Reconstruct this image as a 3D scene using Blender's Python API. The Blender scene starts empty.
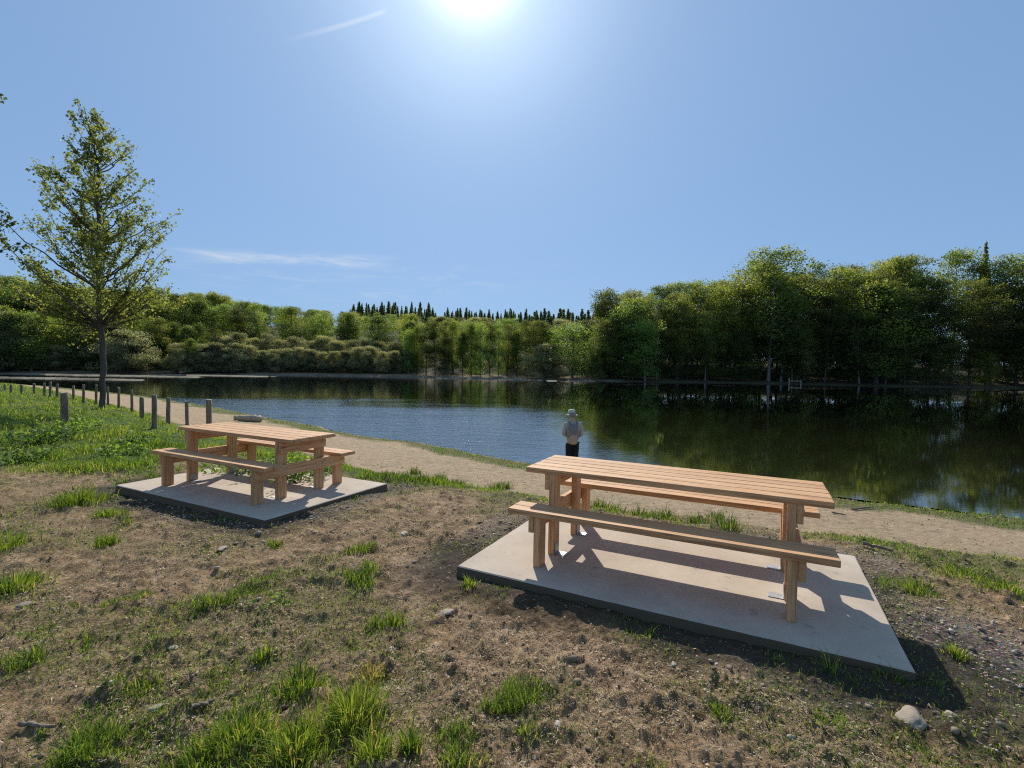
import bpy, bmesh, math, random
import numpy as np
from mathutils import Vector, Matrix, noise as mnoise

random.seed(7)
RNG = np.random.default_rng(11)
scene = bpy.context.scene
COL = scene.collection
PI = math.pi
R = math.radians

# ------------------------------------------------------------------ camera
FPX, PITCH, ROLL, CAMH = 495.46, 0.035, -0.018, 1.645
cr, sr, cp, sp = math.cos(ROLL), math.sin(ROLL), math.cos(PITCH), math.sin(PITCH)
RV = Vector((cr, -sr * sp, -sr * cp)); UV = Vector((sr, cr * sp, cr * cp)); FV = Vector((0, cp, -sp))
cam_d = bpy.data.cameras.new("camera"); cam = bpy.data.objects.new("camera", cam_d); COL.objects.link(cam)
M = Matrix.Identity(4)
for i in range(3):
    M[i][0] = RV[i]; M[i][1] = UV[i]; M[i][2] = -FV[i]
M[2][3] = CAMH
cam.matrix_world = M
cam_d.sensor_width = 36; cam_d.lens = FPX / 1024 * 36; cam_d.clip_start = 0.05; cam_d.clip_end = 9000
scene.camera = cam
scene.view_settings.view_transform = 'Standard'; scene.view_settings.look = 'None'
scene.view_settings.exposure = 0; scene.view_settings.gamma = 1
try:
    scene.cycles.use_denoising = False
    scene.cycles.filter_width = 1.15
    scene.cycles.sample_clamp_indirect = 5
    scene.cycles.sample_clamp_direct = 12
    scene.cycles.max_bounces = 8
    scene.cycles.transparent_max_bounces = 8
except Exception: pass

SUN_EL, SUN_AZ = 38.7, -5.3      # azimuth from +Y towards +X
sd = Vector((math.sin(R(SUN_AZ)) * math.cos(R(SUN_EL)), math.cos(R(SUN_AZ)) * math.cos(R(SUN_EL)), math.sin(R(SUN_EL))))

# ------------------------------------------------------------------ helpers
def smooth(a, b, x):
    t = np.clip((x - a) / (b - a), 0, 1); return t * t * (3 - 2 * t)

def _h(ix, iy, s):
    n = (ix.astype(np.int64) * 374761393 + iy.astype(np.int64) * 668265263 + s * 1442695041) & 0xffffffff
    n = ((n ^ (n >> 13)) * 1274126177) & 0xffffffff
    n = n ^ (n >> 16)
    return (n & 0xffff) / 65535.0
def vn(x, y, s=0):
    x = np.asarray(x, float); y = np.asarray(y, float)
    ix = np.floor(x); iy = np.floor(y); fx = x - ix; fy = y - iy
    ix = ix.astype(np.int64); iy = iy.astype(np.int64)
    fx = fx * fx * (3 - 2 * fx); fy = fy * fy * (3 - 2 * fy)
    return (_h(ix, iy, s) * (1 - fx) + _h(ix + 1, iy, s) * fx) * (1 - fy) + (_h(ix, iy + 1, s) * (1 - fx) + _h(ix + 1, iy + 1, s) * fx) * fy
def fbm(x, y, o=4, s=0):
    t = 0; a = .5; n = 0
    for k in range(o):
        t = t + a * vn(x * 2 ** k + 13.7 * k, y * 2 ** k - 7.1 * k, s + k); n += a; a *= .5
    return t / n

NEAR = np.array([(-110, 78), (-55.8, 54), (-43.4, 47.5), (-26.6, 36.9), (-15.8, 28), (-10.5, 23.4), (-6.5, 19.8), (-2.8, 17), (.8, 14.1),
                 (4, 12.5), (7.3, 11.1), (10, 9.65), (14, 7.2), (22, 3), (35, -3), (60, -12), (95, -16)], float)
FAR = np.array([(95, -16), (135, 10), (145, 60), (135, 105), (117, 111), (84, 107), (67, 112), (42, 111), (24, 107), (11, 112), (-3, 111),
                (-26, 113), (-47, 111), (-63, 102), (-76, 94), (-88, 87), (-110, 78)], float)
def dseg(x, y, P):
    d = np.full(np.shape(x), 1e9)
    for (ax, ay), (bx, by) in zip(P[:-1], P[1:]):
        ux, uy = bx - ax, by - ay; L = ux * ux + uy * uy
        t = np.clip(((x - ax) * ux + (y - ay) * uy) / L, 0, 1)
        d = np.minimum(d, np.hypot(x - ax - t * ux, y - ay - t * uy))
    return d
def inside(x, y):
    P = np.vstack([NEAR, FAR[1:-1]]); c = np.zeros(np.shape(x), bool); n = len(P)
    for i in range(n):
        ax, ay = P[i]; bx, by = P[(i + 1) % n]
        if ay == by: continue
        q = ((ay > y) != (by > y)) & (x < (bx - ax) * (y - ay) / (by - ay) + ax)
        c ^= q
    return c
WATER_Z = -1.15
T1 = (1.345, 4.213, -0.462, 0.0); T2 = (-3.51, 6.755, -0.469, -0.033)
def tloc(x, y, T):
    c, s = math.cos(T[2]), math.sin(T[2]); dx = x - T[0]; dy = y - T[1]
    return c * dx + s * dy, -s * dx + c * dy
def slabdist(x, y, T):
    a, b = tloc(x, y, T); return np.hypot(np.maximum(np.abs(a) - 1.5, 0), np.maximum(np.abs(b) - .96, 0))
BARS = [(-62, 69, 13, 1.6), (-74, 86, 24, 2.4), (-60, 97, 16, 1.5), (-4, 105, 14, .8), (12, 102, 6, .6)]
def fields(x, y):
    x = np.asarray(x, float); y = np.asarray(y, float)
    wob = (fbm(x * .35, y * .35, 3, 5) - .5) * 1.3
    dn = dseg(x, y, NEAR); df = dseg(x, y, FAR); ins = inside(x, y)
    s = np.where(ins, -np.minimum(dn, df), np.minimum(dn, df))
    wob = wob + (fbm(x * 1.6, y * 1.6, 3, 15) - .5) * .55 * smooth(60, 30, np.hypot(x, y))
    dn2 = np.where(ins, -dn, dn) + wob * smooth(120, 60, np.hypot(x, y)) * .6
    zn = np.interp(dn2, [-12, -2, -.3, 0, .25, .7, 2, 4.6, 6, 7, 8, 12], [-4, -1.7, -1.24, -1.15, -1.09, -1.03, -.95, -.78, -.42, -.12, -.07, -.07])
    hillamp = smooth(45, -25, x)
    df2 = np.where(ins, -df, df) + wob
    zf = np.interp(df2, [-12, -2, 0, 2, 5, 12, 40, 60, 260, 500], [-4, -1.6, -1.15, -.95, -.6, 0, 4.2, 5, 5, 5]) + hillamp * np.interp(df2, [0, 12, 60, 260, 420, 900], [0, 0, 5, 24, 28, 20])
    w = smooth(-15, 15, dn - df)
    z = zn * (1 - w) + zf * w
    z = np.where(ins, np.where(dn < df, np.minimum(zn, WATER_Z + .3), np.minimum(zf, WATER_Z + .3)), np.maximum(z, WATER_Z + .0))
    for (bx, by, rx, ry) in BARS:
        q = 1 - ((x - bx + (y - by) * .3) / rx) ** 2 - ((y - by) / ry + .9 * (fbm(x * .15, y * .01, 2, 9) - .5)) ** 2
        z = np.maximum(z, np.where(ins, WATER_Z - .3 + .42 * np.clip(q * 3, 0, 1), -99))
    r = np.hypot(x, y)
    z = z + (fbm(x * .12, y * .12, 3, 21) - .5) * .12 * smooth(5, 10, dn2) * (1 - w)
    return z, dn2, df2, w, ins, r
def masks(x, y, dn, w, ins):
    """meadow grass, sandy path, gravel, sprouts"""
    a2, b2 = tloc(x, y, T2)
    nz = (fbm(x * .6, y * .6, 3, 31) - .5)
    near = 1 - w
    left = smooth(7.0, 8.0, y + nz * 2.2 - .15 * np.maximum(-7 - x, 0) * 0) * smooth(-5.1, -5.9, x + nz * 1.2)
    back = smooth(1.05, 1.7, b2 + nz * .8) * smooth(3.2, 2.0, a2 + nz)
    mead = np.maximum(left, back)
    strip = smooth(4.9, 5.5, dn + nz * 1.5) * smooth(7.4, 6.6, dn + nz * 1.2) * smooth(14, 7, np.abs(x + 1)) * smooth(2.6, .5, x + nz * 2) * .6
    strip = np.maximum(strip, smooth(5, 5.8, dn + nz) * smooth(8.2, 7, dn + nz) * smooth(3.0, 4.2, x) * .42)
    mead = np.maximum(mead, strip) * smooth(4.9, 5.6, dn + nz * .8)
    fringe = smooth(.05, .3, dn) * smooth(1.6, 1.0, dn + nz * 1.8) * smooth(-.35, -.05, nz + .22)
    path = smooth(.6, 1.2, dn + nz * .5) * smooth(5.7, 5.0, dn + nz * 1.2)
    gl = np.minimum(slabdist(x, y, T1), slabdist(x, y, T2))
    grav = smooth(.55, .1, gl + nz * .9) * .7
    grav = np.maximum(grav, smooth(.9, .3, np.hypot((x - 2.95) / .85, (y - 2.85) / 1.2) + nz * .6))
    # thinner growth in patches on bare earth
    p = fbm(x * 1.3 + 4, y * 1.3, 4, 41)
    spr = smooth(.42, .64, p) * .65
    spr = spr + smooth(1.5, -3.5, x) * .22
    spr = spr * smooth(5.6, 6.2, dn + 1.5) 
    return mead * near, path * near, grav * near, spr * near, fringe * near

GC = {}
def ground_z(x, y):
    z, dn, df, w, ins, r = fields(x, y)
    z = z + micro(x, y, z, dn, df, w, ins, r)
    return z
def micro(x, y, z, dn, df, w, ins, r):
    md, pa, gr, spv, fr = masks(x, y, dn, w, ins)
    soil = np.clip(1 - pa * .75 - gr * .5, 0, 1) * smooth(40, 12, r) * (dn > .1) * (1 - w)
    d = (fbm(x * 2.2, y * 2.2, 3, 51) - .5) * .05
    c = fbm(x * 9, y * 9, 3, 61); d = d + np.maximum(c - .55, 0) * .14 - np.maximum(.41 - c, 0) * .08
    c = fbm(x * 34, y * 34, 2, 71); d = d + (c - .5) * .017 + np.maximum(c - .66, 0) * .06
    gl = np.minimum(slabdist(x, y, T1), slabdist(x, y, T2))
    d = d * soil * (.3 + .7 * smooth(0, .3, gl))
    d = d + smooth(.22, .0, gl) * (fbm(x * 2.3, y * 2.3, 3, 77) - .42) * .13
    # earth piled round / sunk under the slabs
    d = d - .02 * smooth(.2, .0, gl) - .035 * smooth(.7, .1, slabdist(x, y, T2)) * (slabdist(x, y, T2) < .7)
    return d

def raydir(px, py):
    x = (px - 512) / FPX; z = -(py - 384) / FPX
    return RV * x + UV * z + FV
def at(px, py, z=None):
    """where the line of sight through a point of the picture meets the ground (or height z)"""
    d = raydir(px, py)
    if z is not None:
        k = (z - CAMH) / d.z; return Vector((d.x * k, d.y * k, z))
    k = np.geomspace(.8, 300, 4000)
    zz = fields(d.x * k, d.y * k)[0]
    i = int(np.argmax(CAMH + d.z * k < zz))
    if i == 0: i = len(k) - 1
    return Vector((d.x * k[i], d.y * k[i], float(ground_z(d.x * k[i], d.y * k[i]))))

def fastmesh(name, V, F, mat, attrs=None, smoothf=False, mats=None, mi=None):
    V = np.asarray(V, np.float32); F = np.asarray(F, np.int32); k = F.shape[1]
    me = bpy.data.meshes.new(name)
    me.vertices.add(len(V)); me.vertices.foreach_set('co', V.ravel())
    me.loops.add(F.size); me.loops.foreach_set('vertex_index', F.ravel())
    me.polygons.add(len(F)); me.polygons.foreach_set('loop_start', np.arange(0, F.size, k, dtype=np.int32))
    me.polygons.foreach_set('loop_total', np.full(len(F), k, np.int32))
    if smoothf: me.polygons.foreach_set('use_smooth', np.ones(len(F), bool))
    for m in (mats or [mat]): me.materials.append(m)
    if mi is not None: me.polygons.foreach_set('material_index', np.asarray(mi, np.int32))
    for n, a in (attrs or {}).items():
        a = np.asarray(a, np.float32)
        if a.ndim == 1:
            at_ = me.attributes.new(n, 'FLOAT', 'POINT'); at_.data.foreach_set('value', a)
        else:
            at_ = me.attributes.new(n, 'FLOAT_COLOR', 'POINT'); at_.data.foreach_set('color', a.ravel())
    me.update(calc_edges=True)
    return me
def link(name, me, parent=None, loc=(0, 0, 0), rz=0):
    o = bpy.data.objects.new(name, me); COL.objects.link(o); o.location = loc; o.rotation_euler = (0, 0, rz)
    if parent is not None: o.parent = parent
    return o
def tag(o, label, cat=None, group=None, kind=None):
    if label: o['label'] = label
    if cat: o['category'] = cat
    if group: o['group'] = group
    if kind: o['kind'] = kind
    return o
def empty(name, loc=(0, 0, 0), rz=0):
    o = bpy.data.objects.new(name, None); COL.objects.link(o); o.location = loc; o.rotation_euler = (0, 0, rz)
    o.empty_display_size = .2
    return o
def copy_tree(o, parent=None):
    c = o.copy(); COL.objects.link(c)
    if parent is not None: c.parent = parent
    for ch in list(o.children): copy_tree(ch, c)
    return c

# ------------------------------------------------------------------ materials
def newmat(name):
    m = bpy.data.materials.new(name); m.use_nodes = True; nt = m.node_tree; nt.nodes.clear()
    out = nt.nodes.new('ShaderNodeOutputMaterial'); return m, nt, out
class N:
    def __init__(s, nt): s.nt = nt
    def n(s, t, **k):
        q = s.nt.nodes.new(t)
        for a, b in k.items(): setattr(q, a, b)
        return q
    def l(s, a, b): s.nt.links.new(a, b)
    def val(s, sock, v):
        if hasattr(v, 'is_linked') or isinstance(v, bpy.types.NodeSocket): s.l(v, sock)
        else: sock.default_value = v
    def math(s, op, a, b=0, c=0):
        q = s.n('ShaderNodeMath', operation=op); s.val(q.inputs[0], a); s.val(q.inputs[1], b); s.val(q.inputs[2], c); return q.outputs[0]
    def mix(s, f, a, b, bt='MIX'):
        q = s.n('ShaderNodeMix', data_type='RGBA', blend_type=bt); s.val(q.inputs[0], f)
        s.val(q.inputs[6], a if not isinstance(a, tuple) else (*a, 1)[:4]); s.val(q.inputs[7], b if not isinstance(b, tuple) else (*b, 1)[:4]); return q.outputs[2]
    def noise(s, vec, scale, detail=4, rough=.55, dist=0):
        q = s.n('ShaderNodeTexNoise'); q.inputs['Scale'].default_value = scale; q.inputs['Detail'].default_value = detail
        q.inputs['Roughness'].default_value = rough; q.inputs['Distortion'].default_value = dist
        if vec is not None: s.l(vec, q.inputs['Vector'])
        return q.outputs[0]
    def ramp(s, f, pts):
        q = s.n('ShaderNodeValToRGB'); e = q.color_ramp.elements
        while len(e) < len(pts): e.new(.5)
        for i, (p, c) in enumerate(pts):
            e[i].position = p; e[i].color = (*c, 1) if isinstance(c, tuple) else (c, c, c, 1)
        s.val(q.inputs[0], f); return q.outputs[0]
    def mapping(s, vec, sc=(1, 1, 1), rot=(0, 0, 0)):
        q = s.n('ShaderNodeMapping'); q.inputs['Scale'].default_value = sc; q.inputs['Rotation'].default_value = rot; s.l(vec, q.inputs['Vector']); return q.outputs[0]
    def bump(s, h, strength, dist, nrm=None):
        q = s.n('ShaderNodeBump'); q.inputs['Strength'].default_value = strength; q.inputs['Distance'].default_value = dist; s.l(h, q.inputs['Height'])
        if nrm is not None: s.l(nrm, q.inputs['Normal'])
        return q.outputs[0]
    def attr(s, name, out='Fac'):
        q = s.n('ShaderNodeAttribute', attribute_name=name); return q.outputs[out]
def principled(w, out, col, rough=.8, nrm=None, spec=.3, metal=0):
    b = w.n('ShaderNodeBsdfPrincipled'); w.val(b.inputs['Base Color'], col if not isinstance(col, tuple) else (*col, 1))
    w.val(b.inputs['Roughness'], rough); w.val(b.inputs['Specular IOR Level'], spec); w.val(b.inputs['Metallic'], metal)
    if nrm is not None: w.l(nrm, b.inputs['Normal'])
    w.l(b.outputs[0], out.inputs[0]); return b

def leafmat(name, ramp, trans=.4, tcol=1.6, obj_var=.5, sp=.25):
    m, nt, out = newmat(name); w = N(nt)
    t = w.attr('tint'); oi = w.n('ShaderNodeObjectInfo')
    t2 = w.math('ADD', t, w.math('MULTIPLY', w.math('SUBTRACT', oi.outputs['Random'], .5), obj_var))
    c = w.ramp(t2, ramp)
    d = w.n('ShaderNodeBsdfPrincipled'); w.l(c, d.inputs['Base Color']); d.inputs['Roughness'].default_value = .55; d.inputs['Specular IOR Level'].default_value = sp
    tr = w.n('ShaderNodeBsdfTranslucent')
    tc = w.mix(1, c, (tcol * 1.15, tcol, tcol * .45), 'MULTIPLY'); w.l(tc, tr.inputs['Color'])
    mx = w.n('ShaderNodeMixShader'); mx.inputs[0].default_value = trans
    w.l(d.outputs[0], mx.inputs[1]); w.l(tr.outputs[0], mx.inputs[2]); w.l(mx.outputs[0], out.inputs[0]); return m
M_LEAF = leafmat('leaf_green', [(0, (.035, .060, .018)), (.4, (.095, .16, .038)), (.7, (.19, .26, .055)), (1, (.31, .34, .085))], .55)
M_LEAF_L = leafmat('leaf_light', [(0, (.05, .10, .028)), (.5, (.15, .25, .06)), (1, (.27, .38, .10))], .55)
M_LEAF_D = leafmat('leaf_dark', [(0, (.03, .045, .016)), (.5, (.085, .12, .032)), (1, (.22, .25, .06))], .5)
M_LEAF_G = leafmat('leaf_grey', [(0, (.09, .11, .06)), (.5, (.25, .28, .16)), (1, (.42, .44, .27))], .55, 1.3)
M_CONI = leafmat('needle_hazed', [(0, (.09, .13, .095)), (.5, (.16, .22, .15)), (1, (.23, .30, .19))], .55)  # needles paled and blued: distance haze put into the colour
M_POP = leafmat('leaf_poplar', [(0, (.085, .12, .045)), (.45, (.19, .24, .075)), (.7, (.28, .31, .085)), (1, (.40, .36, .09))], .55, 1.5, .05)
M_GRASS = leafmat('grass_blade', [(0, (.022, .045, .012)), (.35, (.075, .145, .024)), (.6, (.18, .28, .038)), (.82, (.26, .31, .07)), (1, (.45, .35, .17))], .45, 1.6, .0, .3)

def barkmat(name, a, b, sc=6):
    m, nt, out = newmat(name); w = N(nt); tc = w.n('ShaderNodeTexCoord')
    v = w.mapping(tc.outputs['Object'], (1, 1, .22)); n = w.noise(v, sc, 6, .65); n2 = w.noise(tc.outputs['Object'], 1.3, 3)
    c = w.ramp(n, [(.3, a), (.7, b)]); c = w.mix(w.math('MULTIPLY', n2, .6), c, tuple(x * .55 for x in a))
    principled(w, out, c, .9, w.bump(n, .7, .03)); return m
M_BARK = barkmat('bark', (.05, .042, .033), (.16, .14, .11))
M_BARKP = barkmat('bark_pale', (.11, .10, .085), (.33, .31, .27), 9)
M_POST = barkmat('weathered_post', (.11, .08, .05), (.38, .30, .21), 16)
M_DRIFT = barkmat('driftwood', (.36, .29, .20), (.60, .50, .36), 10)
M_TWIG = barkmat('dead_twig', (.14, .11, .08), (.34, .28, .21), 20)

def woodmat(name, axis):
    m, nt, out = newmat(name); w = N(nt); tc = w.n('ShaderNodeTexCoord'); t = w.attr('tint')
    off = w.n('ShaderNodeCombineXYZ'); w.l(w.math('MULTIPLY', t, 37.), off.inputs[0]); w.l(w.math('MULTIPLY', t, 91.), off.inputs[1]); w.l(w.math('MULTIPLY', t, 53.), off.inputs[2])
    va = w.n('ShaderNodeVectorMath', operation='ADD'); w.l(tc.outputs['Object'], va.inputs[0]); w.l(off.outputs[0], va.inputs[1])
    sc = [1, 1, 1]; sc[axis] = .045
    v = w.mapping(va.outputs[0], tuple(sc))
    g = w.noise(v, 46, 4, .6, .9); g2 = w.noise(v, 190, 2, .5); sc2 = [1, 1, 1]; sc2[axis] = .25
    kn = w.n('ShaderNodeTexVoronoi'); kn.inputs['Scale'].default_value = 6.5; w.l(w.mapping(va.outputs[0], tuple(sc2)), kn.inputs['Vector'])
    big = w.noise(va.outputs[0], 2.1, 3)
    c = w.ramp(g, [(.34, (.30, .135, .055)), (.48, (.57, .305, .128)), (.66, (.76, .475, .24))])
    c = w.mix(w.math('MULTIPLY', w.math('SUBTRACT', g2, .3), .5), c, (.34, .15, .065))
    c = w.mix(w.math('MAXIMUM', w.math('MULTIPLY', w.math('SUBTRACT', t, .3), .75), 0), c, (.42, .215, .09))
    c = w.mix(w.math('MULTIPLY', big, .28), c, (.64, .42, .24))
    k = w.ramp(kn.outputs['Distance'], [(.05, 1.), (.12, 0.)]); c = w.mix(w.math('MULTIPLY', k, .75), c, (.17, .075, .035))
    st = w.noise(tc.outputs['Object'], 9, 5, .7); c = w.mix(w.ramp(st, [(.6, 0.), (.8, .35)]), c, (.30, .22, .16))
    h = w.math('ADD', w.math('MULTIPLY', g, .6), w.math('MULTIPLY', g2, .4))
    principled(w, out, c, w.ramp(g, [(0, .55), (1, .75)]), w.bump(h, .35, .004), .25); return m
M_WX, M_WY, M_WZ = woodmat('larch_lengthwise', 0), woodmat('larch_crosswise', 1), woodmat('larch_upright', 2)

m, nt, out = newmat('concrete'); w = N(nt); tc = w.n('ShaderNodeTexCoord'); ob = tc.outputs['Object']
n1 = w.noise(ob, 1.6, 5, .6); n2 = w.noise(ob, 22, 5, .7); n3 = w.noise(w.mapping(ob, (1, .05, 1)), 150, 2)
c = w.ramp(n1, [(.3, (.43, .355, .27)), (.55, (.54, .455, .35)), (.75, (.62, .53, .42))])
c = w.mix(w.math('MULTIPLY', n2, .35), c, (.33, .26, .20))
c = w.mix(w.ramp(w.noise(ob, 5.5, 4, .7), [(.60, 0.), (.72, .6)]), c, (.20, .155, .115))
c = w.mix(w.ramp(w.noise(ob, 120, 3, .7), [(.58, 0.), (.72, .4)]), c, (.22, .17, .12))
vo = w.n('ShaderNodeTexVoronoi'); vo.inputs['Scale'].default_value = 13; w.l(ob, vo.inputs['Vector'])
c = w.mix(w.ramp(vo.outputs['Distance'], [(.02, .5), (.05, 0.)]), c, (.2, .16, .13))
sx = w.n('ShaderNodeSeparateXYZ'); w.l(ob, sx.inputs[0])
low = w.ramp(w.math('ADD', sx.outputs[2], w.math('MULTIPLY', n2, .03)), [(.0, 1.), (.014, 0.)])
side = w.math('MULTIPLY', w.math('LESS_THAN', sx.outputs[2], -.008), .97); c = w.mix(side, c, (.14, .10, .062))  # slab sides painted darker brown, for shade as well as earth
h = w.math('ADD', w.math('MULTIPLY', n3, .35), w.math('MULTIPLY', n2, .6))
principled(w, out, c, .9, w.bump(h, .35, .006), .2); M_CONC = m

m, nt, out = newmat('galvanised_steel'); w = N(nt); tc = w.n('ShaderNodeTexCoord')
principled(w, out, w.ramp(w.noise(tc.outputs['Object'], 60, 3), [(.3, (.30, .31, .32)), (.7, (.48, .49, .50))]), .5, None, .5, .85); M_STEEL = m
def clothmat(name, a, b, sc=40, rough=.9):
    m, nt, out = newmat(name); w = N(nt); tc = w.n('ShaderNodeTexCoord'); n = w.noise(tc.outputs['Object'], sc, 4)
    n2 = w.noise(tc.outputs['Object'], 9, 3)
    principled(w, out, w.mix(n, a, b), rough, w.bump(n2, .6, .03), .15); return m
M_SHIRT = clothmat('linen_shirt', (.30, .275, .235), (.48, .45, .39)); M_TROU = clothmat('black_trousers', (.010, .011, .014), (.022, .023, .028))
M_HAT = clothmat('sun_hat_cloth', (.44, .40, .33), (.62, .57, .48)); M_PACK = clothmat('grey_pack', (.15, .135, .125), (.26, .24, .22))
M_TAN = clothmat('tan_canvas', (.34, .26, .17), (.46, .36, .25)); M_SKIN = clothmat('skin', (.52, .30, .21), (.60, .36, .26), 25, .6)
M_SHOE = clothmat('brown_boots', (.05, .035, .025), (.09, .065, .045)); M_HAIR = clothmat('grey_hair', (.16, .15, .14), (.26, .25, .23))

# stone
m, nt, out = newmat('stone'); w = N(nt); tc = w.n('ShaderNodeTexCoord'); t = w.attr('tint'); n = w.noise(tc.outputs['Object'], 30, 5, .65)
c = w.ramp(t, [(0, (.10, .075, .05)), (.5, (.27, .205, .14)), (.85, (.46, .38, .28)), (1, (.60, .52, .41))]); c = w.mix(w.math('MULTIPLY', n, .5), c, (.14, .115, .09))
principled(w, out, c, .85, w.bump(n, .6, .01)); M_STONE = m
m, nt, out = newmat('straw_litter'); w = N(nt); t = w.attr('tint')
principled(w, out, w.ramp(t, [(0, (.06, .038, .022)), (.4, (.22, .15, .085)), (.75, (.45, .34, .20)), (1, (.64, .53, .36))]), .8); M_STRAW = m

# ground
m, nt, out = newmat('ground_earth'); w = N(nt); tc = w.n('ShaderNodeTexCoord'); geo = w.n('ShaderNodeNewGeometry'); P = geo.outputs['Position']
ma = w.n('ShaderNodeAttribute', attribute_name='mask'); ms = w.n('ShaderNodeSeparateColor'); w.l(ma.outputs['Color'], ms.inputs[0])
mead, path, grav = ms.outputs[0], ms.outputs[1], ms.outputs[2]
sprout = w.attr('sprout'); farm = w.attr('farside'); wet = w.attr('wet'); moss = w.attr('fringe')
n1 = w.noise(P, 1.1, 5, .6); n2 = w.noise(P, 7, 5, .65); n3 = w.noise(P, 38, 5, .7); n4 = w.noise(P, 160, 3, .6)
soil = w.ramp(n2, [(.32, (.075, .038, .018)), (.44, (.24, .140, .070)), (.57, (.42, .265, .142)), (.70, (.66, .47, .28))])
soil = w.mix(w.ramp(n1, [(.35, .0), (.7, .55)]), soil, (.38, .245, .135))
soil = w.mix(w.ramp(n3, [(.36, .85), (.46, 0.)]), soil, (.03, .019, .011))  # low spots darkened: ambient shade put into the soil colour
strw = w.noise(w.mapping(P, (1, .22, 1), (0, 0, .6)), 95, 3, .6, 2.2); soil = w.mix(w.ramp(strw, [(.57, 0.), (.63, .75)]), soil, (.50, .39, .25))
strw2 = w.noise(w.mapping(P, (.2, 1, 1), (0, 0, .3)), 80, 3, .6, 2.5); soil = w.mix(w.ramp(strw2, [(.59, 0.), (.65, .6)]), soil, (.44, .34, .22))
gn = w.noise(P, 55, 4, .7); soil = w.mix(w.ramp(w.noise(P, 2.3, 6, .7), [(.50, 0.), (.68, .4)]), soil, (.16, .155, .06))
soil = w.mix(w.math('MULTIPLY', w.ramp(gn, [(.42, 0.), (.6, .9)]), sprout), soil, (.075, .095, .028))
vo = w.n('ShaderNodeTexVoronoi'); vo.inputs['Scale'].default_value = 55; w.l(P, vo.inputs['Vector'])
gcol = w.mix(w.ramp(vo.outputs['Distance'], [(.0, 0.), (.55, 1.)]), (.44, .40, .35), (.13, .11, .09)); gcol = w.mix(.45, gcol, vo.outputs['Color'], 'SOFT_LIGHT')
c = w.mix(w.math('MULTIPLY', grav, w.ramp(n3, [(.3, .5), (.6, 1.)])), soil, gcol)
pcol = w.ramp(n2, [(.28, (.24, .16, .09)), (.48, (.44, .32, .195)), (.72, (.58, .45, .29))])
pcol = w.mix(w.ramp(n4, [(.4, .5), (.6, 0.)]), pcol, (.23, .16, .09)); pcol = w.mix(w.ramp(n1, [(.5, 0.), (.7, .4)]), pcol, (.24, .22, .12))
c = w.mix(w.math('MULTIPLY', w.attr('dark'), .72), c, (.022, .017, .010))  # slab shadow deepened in the soil colour
c = w.mix(path, c, pcol)
mcol = w.ramp(n2, [(.3, (.04, .065, .014)), (.6, (.10, .15, .03)), (.8, (.18, .20, .05))]); c = w.mix(mead, c, mcol)
c = w.mix(w.math('MULTIPLY', moss, .8), c, (.085, .10, .03))
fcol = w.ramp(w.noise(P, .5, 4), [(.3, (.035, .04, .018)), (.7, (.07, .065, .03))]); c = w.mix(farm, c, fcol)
c = w.mix(wet, c, w.ramp(w.noise(P, .3, 4), [(.35, (.12, .105, .07)), (.65, (.27, .24, .17))]))
h = w.math('ADD', w.math('MULTIPLY', n3, .7), w.math('MULTIPLY', n4, .3)); nb = w.bump(h, 1., .035); nb = w.bump(n2, .6, .06, nb)
principled(w, out, c, .95, nb, .15); M_GROUND = m

# water
m, nt, out = newmat('lake_water'); w = N(nt); geo = w.n('ShaderNodeNewGeometry'); P = geo.outputs['Position']
a = w.noise(w.mapping(P, (1, 1.7, 1), (0, 0, .25)), 5.5, 4, .6, .4); b = w.noise(w.mapping(P, (1, 2.0, 1), (0, 0, -.2)), 1.4, 3, .5)
sxyz = w.n('ShaderNodeSeparateXYZ'); w.l(P, sxyz.inputs[0])
# wind-ruffled zone: near and to the left, calmer in the lee of the wood on the right
zx = w.n('ShaderNodeMapRange', interpolation_type='SMOOTHSTEP'); w.l(w.math('ADD', sxyz.outputs[0], w.math('MULTIPLY', w.noise(P, .12, 3), 6)), zx.inputs[0])
for i, v in zip((1, 2, 3, 4), (1.0, 8., 1., .02)): zx.inputs[i].default_value = v
zy = w.n('ShaderNodeMapRange', interpolation_type='SMOOTHSTEP'); w.l(w.math('ADD', sxyz.outputs[1], w.math('MULTIPLY', w.noise(w.mapping(P, (.3, 1, 1)), .2, 3), 26)), zy.inputs[0])
for i, v in zip((1, 2, 3, 4), (40., 56., 1., .10)): zy.inputs[i].default_value = v
amp = w.math('MULTIPLY', zx.outputs[0], zy.outputs[0])
amp = w.math('MULTIPLY', amp, w.ramp(w.noise(w.mapping(P, (.25, 1, 1), (0, 0, .1)), .5, 3), [(.3, .65), (.6, 1.)]))
hh = w.math('MULTIPLY', w.math('ADD', w.math('MULTIPLY', a, .75), w.math('MULTIPLY', b, .6)), amp)
bp = w.n('ShaderNodeBump'); bp.inputs['Strength'].default_value = 1.; bp.inputs['Distance'].default_value = .027; w.l(hh, bp.inputs['Height'])
df_ = w.n('ShaderNodeBsdfDiffuse'); df_.inputs['Color'].default_value = (.017, .019, .006, 1)
gl_ = w.n('ShaderNodeBsdfGlossy'); gl_.inputs['Color'].default_value = (.97, .98, 1, 1); gl_.inputs['Roughness'].default_value = .025; w.l(bp.outputs[0], gl_.inputs['Normal'])
fr_ = w.n('ShaderNodeFresnel'); fr_.inputs['IOR'].default_value = 1.34
mx_ = w.n('ShaderNodeMixShader'); w.l(w.math('MINIMUM', w.math('MULTIPLY', fr_.outputs[0], 1.5), 1.), mx_.inputs[0]); w.l(df_.outputs[0], mx_.inputs[1]); w.l(gl_.outputs[0], mx_.inputs[2]); w.l(mx_.outputs[0], out.inputs[0])
M_WATER = m

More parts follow.
